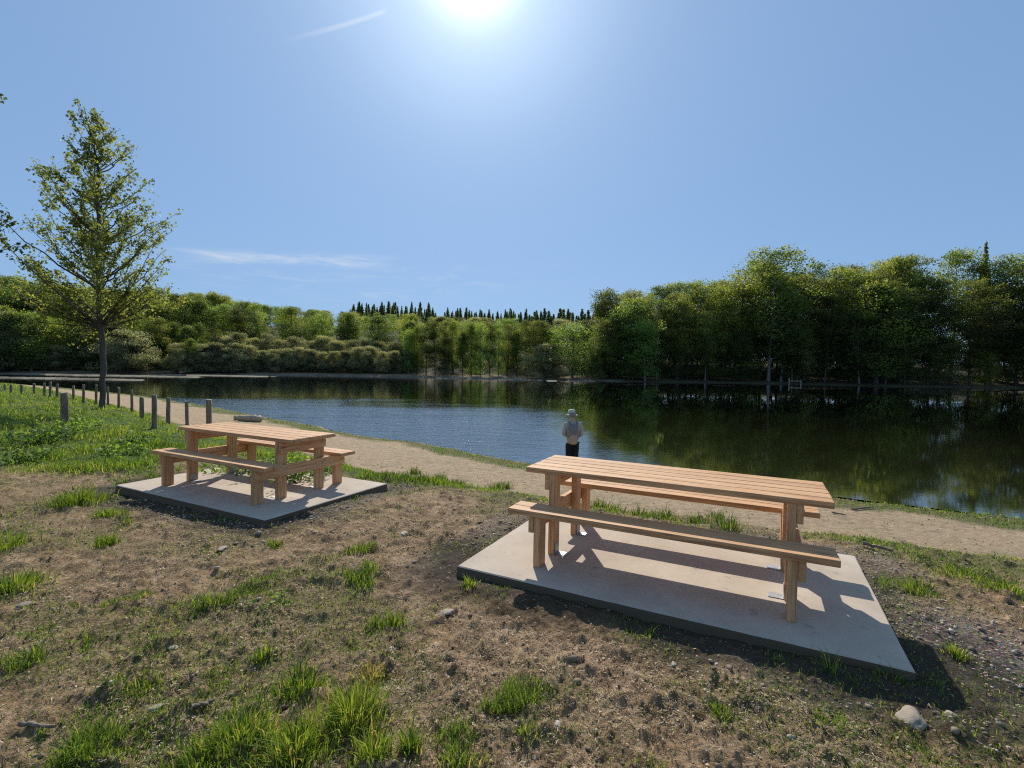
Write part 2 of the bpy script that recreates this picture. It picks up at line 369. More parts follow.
# ------------------------------------------------------------------ world and sun
world = bpy.data.worlds.new("World"); scene.world = world; world.use_nodes = True
nt = world.node_tree; nt.nodes.clear(); w = N(nt)
wo = w.n('ShaderNodeOutputWorld'); bg = w.n('ShaderNodeBackground'); w.l(bg.outputs[0], wo.inputs[0])
sky = w.n('ShaderNodeTexSky', sky_type='NISHITA'); sky.sun_disc = False; sky.sun_elevation = R(SUN_EL); sky.sun_rotation = R(SUN_AZ)
sky.air_density = 1.0; sky.dust_density = .3; sky.ozone_density = 2.0; sky.altitude = 200
geo = w.n('ShaderNodeTexCoord'); D = geo.outputs['Generated']
# thin high cirrus, laid out in the dome's own direction space
dx = w.n('ShaderNodeSeparateXYZ'); w.l(D, dx.inputs[0])
def window(v, a, b, c_, d_):
    q = w.n('ShaderNodeMapRange', interpolation_type='SMOOTHSTEP'); w.l(v, q.inputs[0]); q.inputs[1].default_value = a; q.inputs[2].default_value = b
    r_ = w.n('ShaderNodeMapRange', interpolation_type='SMOOTHSTEP'); w.l(v, r_.inputs[0]); r_.inputs[1].default_value = c_; r_.inputs[2].default_value = d_
    r_.inputs[3].default_value = 1; r_.inputs[4].default_value = 0
    return w.math('MULTIPLY', q.outputs[0], r_.outputs[0])
az = w.math('ARCTAN2', dx.outputs[0], dx.outputs[1]); el = w.math('ARCSINE', dx.outputs[2])
cmb = w.n('ShaderNodeCombineXYZ'); w.l(az, cmb.inputs[0]); w.l(el, cmb.inputs[1])
warp = w.noise(cmb.outputs[0], 5, 3)
ela = w.math('ADD', el, w.math('MULTIPLY', w.math('SUBTRACT', warp, .5), .022)); ela = w.math('SUBTRACT', ela, w.math('MULTIPLY', w.math('ADD', az, .41), .07))
fib = w.noise(w.mapping(cmb.outputs[0], (8, 60, 1), (0, 0, -.12)), 1.2, 6, .65, .6)
streak = w.math('MULTIPLY', window(ela, .172, .184, .189, .203), window(az, -.66, -.54, -.33, -.20))
streak = w.math('MULTIPLY', streak, w.ramp(fib, [(.36, .05), (.62, 1.)]))
wisps = w.math('MULTIPLY', window(ela, .10, .13, .15, .2), window(az, -.75, -.55, -.2, .2)); wisps = w.math('MULTIPLY', wisps, w.ramp(fib, [(.5, 0.), (.8, .35)]))
cl = w.math('ADD', w.math('MULTIPLY', streak, .55), wisps)
# the camera of the photograph evens out the brightness of the sky: soft gamma on the Nishita radiance
gm = w.n('ShaderNodeGamma'); gm.inputs['Gamma'].default_value = .30; w.l(sky.outputs[0], gm.inputs['Color'])
sk = w.mix(1., gm.outputs[0], (1.70, 2.56, 3.80), 'MULTIPLY')
# a thin old contrail left of the sun
tl = w.math('SUBTRACT', el, w.math('ADD', R(34.1), w.math('MULTIPLY', w.math('ADD', az, R(14.2)), .389)))
trail = w.math('MULTIPLY', window(tl, R(-.32), R(-.05), R(.05), R(.32)), window(az, R(-26), R(-18), R(-15.3), R(-14.2)))
cl = w.math('ADD', cl, w.math('MULTIPLY', trail, .34))
c = w.mix(cl, sk, (6.4, 6.9, 7.8))
# bright aureole of the veiled air round the sun
vm = w.n('ShaderNodeVectorMath', operation='DOT_PRODUCT'); w.l(D, vm.inputs[0]); vm.inputs[1].default_value = sd
dt = w.math('MAXIMUM', vm.outputs['Value'], 0)
g1 = w.math('MULTIPLY', w.math('POWER', dt, 600), 14.); g2 = w.math('MULTIPLY', w.math('POWER', dt, 60), 3.6); g3 = w.math('MULTIPLY', w.math('POWER', dt, 8), .85)
gs = w.math('ADD', w.math('ADD', g1, g2), g3)
gc = w.n('ShaderNodeVectorMath', operation='SCALE'); gc.inputs[0].default_value = (1., 1.08, 1.06); w.l(gs, gc.inputs['Scale'])
ad = w.n('ShaderNodeVectorMath', operation='ADD'); w.l(c, ad.inputs[0]); w.l(gc.outputs[0], ad.inputs[1])
w.l(ad.outputs[0], bg.inputs[0]); bg.inputs[1].default_value = .105

sl = bpy.data.lights.new('sun', 'SUN'); sl.energy = 5.0; sl.angle = R(.53); sl.color = (1, .95, .87)
so = bpy.data.objects.new('sun', sl); COL.objects.link(so); so.rotation_euler = sd.to_track_quat('Z', 'Y').to_euler(); so.location = (0, 0, 60)

# ------------------------------------------------------------------ the ground sheet
def build_ground():
    ang = np.concatenate([np.linspace(-63, 63, 880), np.linspace(63, 297, 90)[1:]])
    ang = np.radians(ang)
    rad = np.concatenate([[.02], np.geomspace(.35, 16, 620), np.geomspace(16, 160, 180)[1:], np.geomspace(160, 6500, 50)[1:]])
    na, nr = len(ang), len(rad)
    A, Rr = np.meshgrid(ang, rad); X = (np.sin(A) * Rr).ravel(); Y = (np.cos(A) * Rr).ravel()
    z, dn, df, wv, ins, r = fields(X, Y)
    z = z + micro(X, Y, z, dn, df, wv, ins, r)
    md, pa, gr, spv, fr = masks(X, Y, dn, wv, ins)
    V = np.c_[X, Y, z]
    i = np.arange(nr - 1)[:, None] * na + np.arange(na)[None, :]
    j = np.arange(nr - 1)[:, None] * na + (np.arange(na)[None, :] + 1) % na
    F = np.stack([i, i + na, j + na, j], -1).reshape(-1, 4)[:, ::-1]
    wet = np.where(ins, 1., smooth(4, 2.0, df)) * wv * (1 - .85 * smooth(20, 26, X))
    wet = np.maximum(wet, smooth(.25, -.1, dn) * (1 - wv) * .0)
    for (bx, by, rx, ry) in BARS:
        wet = np.maximum(wet, ((np.abs(x_ := X - bx) < rx * 1.3) & (np.abs(Y - by) < ry * 2.5) & ins) * 1.)
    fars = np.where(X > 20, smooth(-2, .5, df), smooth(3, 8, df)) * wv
    slab_shade = np.zeros(len(X))  # shade painted on the earth, mostly along the near side of each slab
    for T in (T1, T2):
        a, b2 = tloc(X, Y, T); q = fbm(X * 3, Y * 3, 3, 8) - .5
        slab_shade = np.maximum(slab_shade, smooth(.62, .25, slabdist(X, Y, T) + q * .6) * smooth(.2, -.6, b2))
        slab_shade = np.maximum(slab_shade, smooth(.3, .05, slabdist(X, Y, T) + q * .4) * .6)
    me = fastmesh('ground', V, F[:, ::-1], M_GROUND, dict(mask=np.c_[md, pa, gr, np.ones(len(X))], sprout=np.clip(spv * 1.6, 0, 1), farside=fars, wet=wet, fringe=fr, dark=slab_shade), True)
    o = link('ground', me); o['kind'] = 'structure'
    return o
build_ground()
bm = bmesh.new()
vs = [bm.verts.new(v) for v in [(-125, -30, WATER_Z), (160, -30, WATER_Z), (160, 125, WATER_Z), (-125, 125, WATER_Z)]]
bm.faces.new(vs); me = bpy.data.meshes.new('lake'); bm.to_mesh(me); bm.free(); me.materials.append(M_WATER)
o = link('lake', me); o['kind'] = 'structure'

# ------------------------------------------------------------------ boxes with eased edges
def boxes(name, bl, mat, bev=.004, tints=None):
    """bl: list of (cx,cy,cz, sx,sy,sz) or with a 7th value, a rotation about x"""
    bm = bmesh.new(); lay = bm.verts.layers.float.new('tint')
    for k, b in enumerate(bl):
        r = bmesh.ops.create_cube(bm, size=1.0); vv = r['verts']
        bmesh.ops.scale(bm, verts=vv, vec=b[3:6])
        ed = list({e for v in vv for e in v.link_edges})
        q = bmesh.ops.bevel(bm, geom=ed, offset=bev, segments=1, affect='EDGES', profile=.5)
        vv = list({v for f in q['faces'] for v in f.verts} | {v for v in vv if v.is_valid})
        seen = set(vv); st = list(vv)
        while st:
            v = st.pop()
            for e in v.link_edges:
                o_ = e.other_vert(v)
                if o_ not in seen: seen.add(o_); st.append(o_)
        vv = list(seen)
        if len(b) > 6: bmesh.ops.rotate(bm, verts=vv, cent=(0, 0, 0), matrix=Matrix.Rotation(b[6], 3, 'X'))
        bmesh.ops.translate(bm, verts=vv, vec=b[:3])
        t = (tints[k] if tints else random.random())
        for v in vv: v[lay] = t
    bmesh.ops.recalc_face_normals(bm, faces=bm.faces)
    me = bpy.data.meshes.new(name); bm.to_mesh(me); bm.free(); me.materials.append(mat); return me

def make_table(label, T, L, xl, xr, H=.75):
    root = empty('picnic_table', (T[0], T[1], T[3]), T[2]); tag(root, label, 'picnic table', 'pair of new wooden picnic tables')
    bw, gp = .137, .0065
    link('tabletop', boxes('tabletop', [(random.uniform(-.003, .003), (i - 2) * (bw + gp), H - .0225 + random.uniform(-.001, .001), L, bw, .045) for i in range(5)], M_WX, .004), root)
    for s in (-1, 1):
        link('bench_seat', boxes('bench_seat', [(random.uniform(-.003, .003), s * (.452 + .0625 + j * .1305), .466 - .0225, L, .1255, .045) for j in range(2)], M_WX, .004), root)
    for xf, sgn in ((xl, -1), (xr, 1)):
        for s in (-1, 1):
            link('leg', boxes('leg', [(xf, s * .292, (H - .045) / 2, .055, .132, H - .045)], M_WZ), root)
            link('leg', boxes('leg', [(xf, s * .615, (.466 - .045) / 2, .055, .132, .466 - .045)], M_WZ), root)
            # anchor plate at the foot of each inner leg
            me = boxes('anchor_bracket', [(xf - sgn * .0305, s * .292, .05, .004, .09, .09), (xf - sgn * .08, s * .292, .0035, .10, .09, .005)], M_STEEL, .0008)
            link('anchor_bracket', me, root)
            bmb = bmesh.new()
            for (yy, zz, xx) in ((s * .292, .405 - .05, xf + sgn * .078), (s * .292 + .03, .40 - .02, xf + sgn * .078), (s * .292, .655, xf + sgn * .078), (s * .615, .36, xf + sgn * .078)):
                bmesh.ops.create_cone(bmb, cap_ends=True, segments=8, radius1=.009, radius2=.008, depth=.008,
                                      matrix=Matrix.Translation((xx, yy, zz)) @ Matrix.Rotation(PI / 2, 4, 'Y'))
            me = bpy.data.meshes.new('bolt_heads'); bmb.to_mesh(me); bmb.free(); me.materials.append(M_STEEL); link('bolt_heads', me, root)
        link('top_beam', boxes('top_beam', [(xf + sgn * .051, 0, H - .045 - .07, .045, .70, .138)], M_WY), root)
        link('seat_beam', boxes('seat_beam', [(xf + sgn * .051, 0, .466 - .045 - .07, .045, 1.37, .138)], M_WY), root)
    return root
make_table('long larch picnic table in the right foreground, its far bench against the sandy path', T1, 2.34, -.915, .915)
make_table('larch picnic table farther off on the left, nearer to the fence posts and meadow', T2, 2.29, -.93, .90)

def make_slab(T, label):
    bm = bmesh.new(); nx, ny = 60, 40
    top = [[None] * (ny + 1) for _ in range(nx + 1)]
    hx, hy, th = 1.50, .96, .24
    # rounded-edge slab: grid top, chamfer and sides with slight unevenness
    def ring(inset, z):
        pts = []
        for i in range(nx): pts.append((-hx + inset + (2 * hx - 2 * inset) * i / nx, -hy + inset))
        for i in range(ny): pts.append((hx - inset, -hy + inset + (2 * hy - 2 * inset) * i / ny))
        for i in range(nx): pts.append((hx - inset - (2 * hx - 2 * inset) * i / nx, hy - inset))
        for i in range(ny): pts.append((-hx + inset, hy - inset - (2 * hy - 2 * inset) * i / ny))
        out = []
        for (a, b) in pts:
            q = mnoise.noise(Vector((a * 5, b * 5, z * 4 + T[0]))) * .004
            out.append(bm.verts.new((a * (1 + q / hx), b * (1 + q / hy), z)))
        return out
    rs = [ring(.10, 0), ring(.009, -.0005), ring(.0, -.008), ring(.0, -.05), ring(-.006, -.10), ring(.0, -th)]
    for a, b in zip(rs[:-1], rs[1:]):
        n = len(a)
        for i in range(n): bm.faces.new((a[i], b[i], b[(i + 1) % n], a[(i + 1) % n]))
    bm.faces.new(rs[0])
    bmesh.ops.recalc_face_normals(bm, faces=bm.faces)
    me = bpy.data.meshes.new('concrete_slab'); bm.to_mesh(me); bm.free(); me.materials.append(M_CONC)
    o = link('concrete_slab', me, None, (T[0], T[1], T[3]), T[2]); return tag(o, label, 'concrete slab', 'concrete slabs under the picnic tables')
make_slab(T1, 'pale concrete slab under the picnic table on the right')
make_slab(T2, 'pale concrete slab under the picnic table on the left')

# ------------------------------------------------------------------ tubes
def tube_arrays(pts, rad, seg=6):
    pts = np.asarray(pts, float); n = len(pts); V = []; F = []
    tan = np.gradient(pts, axis=0); tan /= np.linalg.norm(tan, axis=1)[:, None] + 1e-9
    up = np.array([0., 0, 1]) if abs(tan[0][2]) < .9 else np.array([1., 0, 0])
    for i in range(n):
        a = np.cross(tan[i], up); a /= np.linalg.norm(a) + 1e-9; b = np.cross(tan[i], a)
        for k in range(seg):
            t = 2 * PI * k / seg; V.append(pts[i] + rad[i] * (a * math.cos(t) + b * math.sin(t)))
    for i in range(n - 1):
        for k in range(seg):
            k2 = (k + 1) % seg; F.append((i * seg + k, i * seg + k2, (i + 1) * seg + k2, (i + 1) * seg + k))
    return np.array(V), np.array(F)
class Acc:
    def __init__(s): s.V = []; s.F = []; s.n = 0; s.T = []
    def add(s, V, F, t=None):
        s.V.append(V); s.F.append(np.asarray(F) + s.n); s.n += len(V)
        s.T.append(np.full(len(V), .5) if t is None else (np.full(len(V), t) if np.isscalar(t) else t))
    def mesh(s, name, mat, sm=False): return fastmesh(name, np.vstack(s.V), np.vstack(s.F), mat, dict(tint=np.concatenate(s.T)), sm)

def leaf_quads(P, size, nrm_bias=None, rng=RNG, aspect=.6, droop=0):
    """pointed leaf-shaped quads at P, random orientation around nrm_bias"""
    n = len(P); d = rng.normal(size=(n, 3)); d /= np.linalg.norm(d, axis=1)[:, None]
    if nrm_bias is not None: d = d + nrm_bias; d /= np.linalg.norm(d, axis=1)[:, None] + 1e-9
    q = rng.normal(size=(n, 3)); u = np.cross(d, q); u /= np.linalg.norm(u, axis=1)[:, None] + 1e-9; v = np.cross(d, u)
    s = (size * rng.uniform(.6, 1.35, n))[:, None]
    V = np.stack([P - u * s * .5, P + v * s * aspect * .5 - u * s * .08, P + u * s * .5 + d * s * .12, P - v * s * aspect * .5 - u * s * .08], 1).reshape(-1, 3)
    F = np.arange(4 * n).reshape(-1, 4); return V, F

# ------------------------------------------------------------------ woodland trees (prototypes, about 1 m units = metres)
def proto_broad(seed, h, cw, base, ncl, leaf, per, mat, flat=.55, shape='oak', bark=None, trunk_r=.32, top_sun=.5, clump=(.11, .2)):
    rng = np.random.default_rng(seed); acc = Acc(); tr = Acc()
    bend = rng.uniform(-.03, .03, 2) * h
    zt = np.linspace(-.4, .86 * h, 9); px = bend[0] * np.sin(zt / h * 2.5); py = bend[1] * np.sin(zt / h * 3)
    tr.add(*tube_arrays(np.c_[px, py, zt], np.interp(zt, [-.4, .5, h * .86], [trunk_r * 1.4, trunk_r, trunk_r * .25]), 7))
    for k in range(ncl):
        u = (k + .5) / ncl; zz = base + (1 - base) * (rng.uniform(0, 1) ** .85)
        f = (zz - base) / (1 - base)
        if shape == 'oak': wd = math.sin(min(1, f * .86 + .18) * PI) ** .6
        elif shape == 'column': wd = (.62 + .38 * min(1, f * 3)) * math.sqrt(max(.03, 1 - max(0, (f - .35) / .68) ** 2))
        elif shape == 'canopy': wd = (.38 + .62 * min(1, f / .55)) * math.sqrt(max(.05, 1 - max(0, (f - .55) / .5) ** 2))
        elif shape == 'dome': wd = math.sqrt(max(.02, 1 - f * f * .96))
        else: wd = (1 - f) ** .6
        a = rng.uniform(0, 2 * PI); rr = cw * wd * (rng.uniform(.1, 1) ** .5) * .82
        lobe = 1 + .28 * math.sin(a * 2 + seed) + .18 * math.sin(a * 3 + f * 7 + seed * 1.7); rr *= lobe
        cx, cy, cz = rr * math.cos(a) + np.interp(zz * h, zt, px), rr * math.sin(a) + np.interp(zz * h, zt, py), zz * h
        sz = rng.uniform(*clump) * h * (.8 if f > .85 else 1) * (.75 + .5 * rng.random())
        cz = min(cz, h - sz * flat * .9)
        # limb
        if k % 2 == 0:
            z0 = max(base * h * .7, cz - rr * rng.uniform(.5, 1.1)); p0 = np.array([np.interp(z0, zt, px), np.interp(z0, zt, py), z0]); p1 = np.array([cx, cy, cz])
            mid = (p0 + p1) / 2 + np.array([0, 0, -.04 * h * rng.random()]); tr.add(*tube_arrays([p0, mid, p1], [trunk_r * .34, trunk_r * .22, .04], 5))
        n = int(per * (sz / (h * .15)) ** 2) + 12
        q = rng.normal(size=(n, 3)); q /= np.linalg.norm(q, axis=1)[:, None]; rad = rng.uniform(.25, 1.0, n) ** .5; rad = np.where(rng.random(n) < .07, rad * rng.uniform(1.05, 1.4, n), rad)
        q[:, 2] = np.where(q[:, 2] < -.2, q[:, 2] * .55, q[:, 2])
        sx_, sy_ = rng.uniform(.7, 1.35, 2)
        lump = 1 + .25 * np.sin(q[:, 0] * 5 + k) * np.cos(q[:, 1] * 6 + k * 2)
        P = np.c_[cx + q[:, 0] * sz * rad * lump * sx_, cy + q[:, 1] * sz * rad * lump * sy_, cz + q[:, 2] * sz * flat * rad * lump + q[:, 0] * sz * rng.uniform(-.3, .3)]
        nb = q * .7 + np.array([0, -.25, .35])
        V, F = leaf_quads(P, leaf, nb, rng, .75)
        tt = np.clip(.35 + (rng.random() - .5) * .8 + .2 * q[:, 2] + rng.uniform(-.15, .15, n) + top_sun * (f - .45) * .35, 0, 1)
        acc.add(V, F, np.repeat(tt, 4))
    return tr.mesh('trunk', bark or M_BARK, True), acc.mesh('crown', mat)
def proto_conifer(seed, h, cw, base, mat, leaf=.85, layers=34):
    rng = np.random.default_rng(seed); acc = Acc(); tr = Acc()
    tr.add(*tube_arrays([(0, 0, -.3), (0, 0, h * .5), (0, 0, h)], [.25, .16, .02], 6))
    for k in range(layers):
        f = k / layers; z = h * (base + (1 - base) * f); L = cw * (1 - f) ** .9 + .12
        for b in range(8):
            a = rng.uniform(0, 2 * PI); l = L * rng.uniform(.6, 1.15); n = int(7 + l * 9)
            t = rng.uniform(.1, 1, n); P = np.c_[np.cos(a) * l * t, np.sin(a) * l * t, z - l * t * .28 + rng.uniform(-.12, .12, n)]
            P[:, :2] += rng.normal(size=(n, 2)) * .16 * l * (1.1 - t)[:, None]
            V, F = leaf_quads(P, leaf * (.6 + .4 * (1 - f)), np.array([0, -.1, .1]), rng, .6); acc.add(V, F, np.repeat(np.clip(.3 + t * .4 + rng.uniform(-.2, .2, n), 0, 1), 4))
    return tr.mesh('trunk', M_BARK, True), acc.mesh('crown', mat)

PROT = {}
def reg(kind, h, *pm): PROT.setdefault(kind, []).append((h,) + pm)
for s in range(4): reg('tall_oak', 27, *proto_broad(100 + s, 27, 5.6, .16, 96, .34, 300, M_LEAF, .72, 'canopy', M_BARKP, .24, 1.1, (.05, .115)))
for s in range(2): reg('layered', 27, *proto_broad(140 + s, 27, 6.4, .18, 84, .34, 300, M_LEAF_D, .48, 'canopy', M_BARK, .28, 1.2, (.065, .12)))
for s in range(3): reg('broadleaf', 15, *proto_broad(120 + s, 15, 4.6, .04, 62, .26, 270, M_LEAF, .8, 'oak', M_BARK, .22, .8, (.08, .17)))
for s in range(3): reg('light', 15, *proto_broad(160 + s, 15, 3.7, .04, 66, .25, 260, M_LEAF_L, .82, 'column', M_BARKP, .18, .7, (.07, .15)))
for s in range(3): reg('willow', 7, *proto_broad(180 + s, 7, 4.4, .0, 95, .16, 230, M_LEAF_G, .72, 'dome', M_BARK, .14, .8, (.10, .19)))
for s in range(3): reg('conifer', 20, *proto_conifer(200 + s, 20, 3.1, .12, M_CONI))
for s in range(2): reg('dark', 16, *proto_broad(220 + s, 16, 4.4, .05, 60, .27, 260, M_LEAF_D, .65, 'column', M_BARK, .2, .8, (.08, .17)))
KIND = dict(tall_oak='tall_tree', layered='spreading_tree', broadleaf='broadleaf_tree', light='light_green_tree', willow='willow_bush', conifer='spruce_tree', dark='dark_tree')
def plant(kind, x, y, h, label, cat='tree', group=None, parts=True, wide=1., rng=random, z=None, var=None):
    ph, tm, cm = PROT[kind][rng.randrange(len(PROT[kind])) if var is None else var]
    if z is None: z = float(fields(x, y)[0])
    wide = wide * rng.uniform(.82, 1.2); k = h / ph; rz = rng.uniform(0, 2 * PI); sc = (k * wide, k * wide, k)
    nm = KIND[kind]
    root = empty(nm, (x, y, z), rz); root.scale = sc; tag(root, label, cat, group)
    link('trunk', tm, root); link('crown', cm, root)
    return root
def px2x(px, d): return (px - 512) / FPX * d
def top_h(px, py, d): # height of a crown top seen at px,py standing at depth d
    v = raydir(px, py); return CAMH + v.z * d / v.y

# --- right-hand wood, along the far right shore
prof_x = [560, 600, 622, 650, 700, 740, 770, 800, 830, 850, 880, 930, 960, 1000, 1040, 1300]
prof_y = [325, 296, 292, 285, 274, 266, 256, 264, 261, 257, 255, 252, 247, 247, 244, 230]
rg = random.Random(3)
shorefar = lambda x: float(np.interp(x, FAR[::-1][:14, 0], FAR[::-1][:14, 1]))
GR = 'trees of the tall wood beyond the right half of the lake'
x = 22.
i = 0
while x < 150:
    for row, (off, hs) in enumerate(((5, .84), (10, 1.0), (17, 1.02), (25, .9))):
        xx = x + rg.uniform(-1.6, 1.6) + row * 1.3; d = shorefar(min(xx, 134)) + off + rg.uniform(-1.5, 1.5) - max(0, xx - 117) * .9
        px = 512 + xx / d * FPX
        # a thinner spot where daylight shows between the trunks
        if 915 < px < 985 and row > 0 and rg.random() < .85: continue
        h = (top_h(px, float(np.interp(px, prof_x, prof_y)), d) - 0.3) * hs * rg.uniform(.86, 1.0)
        kind = rg.choice(['tall_oak', 'tall_oak', 'tall_oak', 'layered']) if px < 800 else rg.choice(['tall_oak', 'layered', 'layered', 'tall_oak'])
        if row == 0 and rg.random() < .5 and px < 900: kind = 'tall_oak'; h *= .86
        plant(kind, xx, d, h, {'tall_oak': 'tall leafy tree with pale trunk in the wood beyond the right half of the lake', 'layered': 'spreading dark tree with layered boughs in the wood beyond the right half of the lake'}[kind], 'tree', GR + (' (leafy)' if kind == 'tall_oak' else ' (layered)'), rng=rg)
    x += 5.6
# undergrowth at the foot of the wood
x = 20.
while x < 128:
    d = shorefar(x) + 3.5 + rg.uniform(0, 4); px = 512 + x / d * FPX
    plant(rg.choice(['dark', 'dark', 'broadleaf']), x, d, rg.uniform(7, 12.5), 'dark undergrowth bush at the foot of the tall wood on the right', 'bush', 'undergrowth below the right-hand wood', rng=rg, wide=1.15)
    x += rg.uniform(2.8, 4.4)
x = 22.
while x < 140:
    d = shorefar(min(x, 134)) + 32 + rg.uniform(-2, 3) - max(0, x - 117) * .9; px = 512 + x / d * FPX
    if not (918 < px < 975): plant(rg.choice(['dark', 'broadleaf']), x, d, rg.uniform(12, 15), 'dim bush closing the view deep inside the tall wood on the right', 'bush', 'bushes deep inside the right-hand wood', rng=rg, wide=1.4)
    x += 3.8
def special(kind, px, py, d, label, wide=1., name=None, var=None, cat='tree', hz=0):
    xx = px2x(px, d); z = float(fields(xx, d)[0]); h = top_h(px, py, d) - z + hz
    return plant(kind, xx, d, h, label, cat, None, wide=wide, rng=rg, var=var)
special('tall_oak', 768, 248, 116, 'tallest round-topped tree standing above the wood right of the lake centre', 1.05, var=1)
special('broadleaf', 876, 282, 112, 'broad domed tree bulging forward from the right-hand wood', 1.15)
special('layered', 905, 256, 121, 'dark rounded crown rising behind the domed tree in the right-hand wood', 1.0)
special('conifer', 979, 240, 126, 'thin pointed conifer top sticking out above the right-hand wood', .6)
special('dark', 608, 288, 124, 'small dark crown peeping out at the left end of the right-hand wood', .9)
special('light', 628, 300, 113, 'pale leafy tree at the left corner of the right-hand wood', 1.15)
special('light', 645, 318, 110, 'second pale leafy tree from the left corner of the right-hand wood, lower than the first', 1.1)
special('light', 572, 322, 116, 'bright yellow-green tree on the far shore just left of the tall wood', 1.5)
special('willow', 548, 344, 115, 'rounded grey-green bush beside the bright tree on the far shore', 1.0)
special('light', 598, 326, 117, 'slim light green tree between the bright tree and the tall wood', 1.2)

# --- middle and left shore
rg = random.Random(5)
FX = FAR[::-1][:14]
# tall dark-green row, centre
for px in range(408, 560, 9):
    d = 118 + rg.uniform(-2, 4); kind = rg.choice(['dark', 'broadleaf', 'light', 'dark'])
    plant(kind, px2x(px, d), d, top_h(px, rg.uniform(317, 328), d), 'slender tree in the upright row on the far shore behind the middle of the lake', 'tree', 'upright row of trees at the middle of the far shore', wide=.72, rng=rg)
# willow shrubs along the waterline
for px in list(range(178, 404, 12)):
    xx = px2x(px, 112); d = shorefar(xx) + 5 + rg.uniform(0, 2)
    plant('willow', px2x(px, d), d, rg.uniform(4.6, 6.4), 'low grey-green willow bush on the far shore waterline', 'bush', 'front row of willow bushes on the far shore', wide=.85, rng=rg)
for px in list(range(225, 420, 14)):
    xx = px2x(px, 120); d = shorefar(xx) + 11 + rg.uniform(0, 3)
    plant('willow', px2x(px, d), d, rg.uniform(7.0, 8.6), 'taller grey-green willow bush behind the shoreline row', 'bush', 'second row of willow bushes on the far shore', wide=.85, rng=rg)
special('willow', 14, 312, 91, 'big rounded silvery willow at the left edge of the far shore', .95, cat='tree')
special('willow', 58, 345, 93, 'low dull bush to the right of the silvery willow', .9, cat='bush')
special('willow', 128, 330, 97, 'spreading pale bush on the far shore behind the poplar trunk', 1.15, cat='bush')
special('broadleaf', 190, 338, 102, 'green rounded tree where the far shore bends, right of the poplar', .85)
# trees behind the left shore
for px in range(-60, 240, 13):
    for row, (off, py) in enumerate(((9, 312), (20, 288), (34, 282))):
        xx = px2x(px + rg.uniform(-4, 4), 100); d = shorefar(xx) + off + rg.uniform(-2, 3)
        pyy = float(np.interp(px, [-60, 0, 60, 150, 200, 240], [276, 276, 284, 288, 293, 298])) + (30 if row == 0 else 6 if row == 1 else 0) + rg.uniform(-3, 5)
        xx = px2x(px, d); z = float(fields(xx, d)[0]); h = min(max(top_h(px, pyy, d) - z, 6), 19)
        kind = rg.choice(['broadleaf', 'dark', 'broadleaf', 'light'])
        plant(kind, xx, d, h, 'leafy tree in the wood beyond the left arm of the lake', 'tree', 'trees beyond the left arm of the lake', rng=rg)
# hillside behind
cnt = 0
for ring_, (off, step) in enumerate(((22, 9), (34, 9.5), (50, 10), (70, 11), (95, 12), (125, 13), (160, 14), (195, 15))):
    xx = -190 - off
    while xx < 40:
        d = 112 + off + rg.uniform(-5, 5); px = 512 + xx / d * FPX
        if -90 < px < 612 and not (px < 230 and off < 40):
            z = float(fields(xx, d)[0]); lim = float(np.interp(px, [0, 100, 170, 230, 300, 340, 400, 480, 560, 600], [276, 281, 287, 300, 308, 312, 314, 318, 320, 321]))
            h = min(rg.uniform(10, 15), top_h(px, lim + rg.uniform(-1, 4), d) - z)
            if h > 4:
                kind = rg.choice(['broadleaf', 'light', 'light', 'broadleaf', 'dark', 'willow']); 
                plant(kind, xx, d, h, 'leafy tree on the wooded slope rising behind the far shore', 'tree', 'trees on the wooded slope', rng=rg, wide=1.25 if kind != 'willow' else .8); cnt += 1
        xx += step * rg.uniform(.75, 1.2)
# conifers along the ridge
for px in [350 + 1.9 * q for q in range(47)] + [441 + 2.2 * q for q in range(73)]:
    d = 335 + rg.uniform(-15, 15); py = (304 if px < 432 else 310.5) + rg.uniform(-3.5, 5)
    if 432 < px < 446: py += 3
    xx = px2x(px + rg.uniform(-2, 2), d); z = float(fields(xx, d)[0]); h = top_h(px, py, d) - z
    plant('conifer', xx, d, h, 'dark spruce on the ridge above the wooded slope', 'tree', 'spruces along the ridge', rng=rg, wide=1.35)

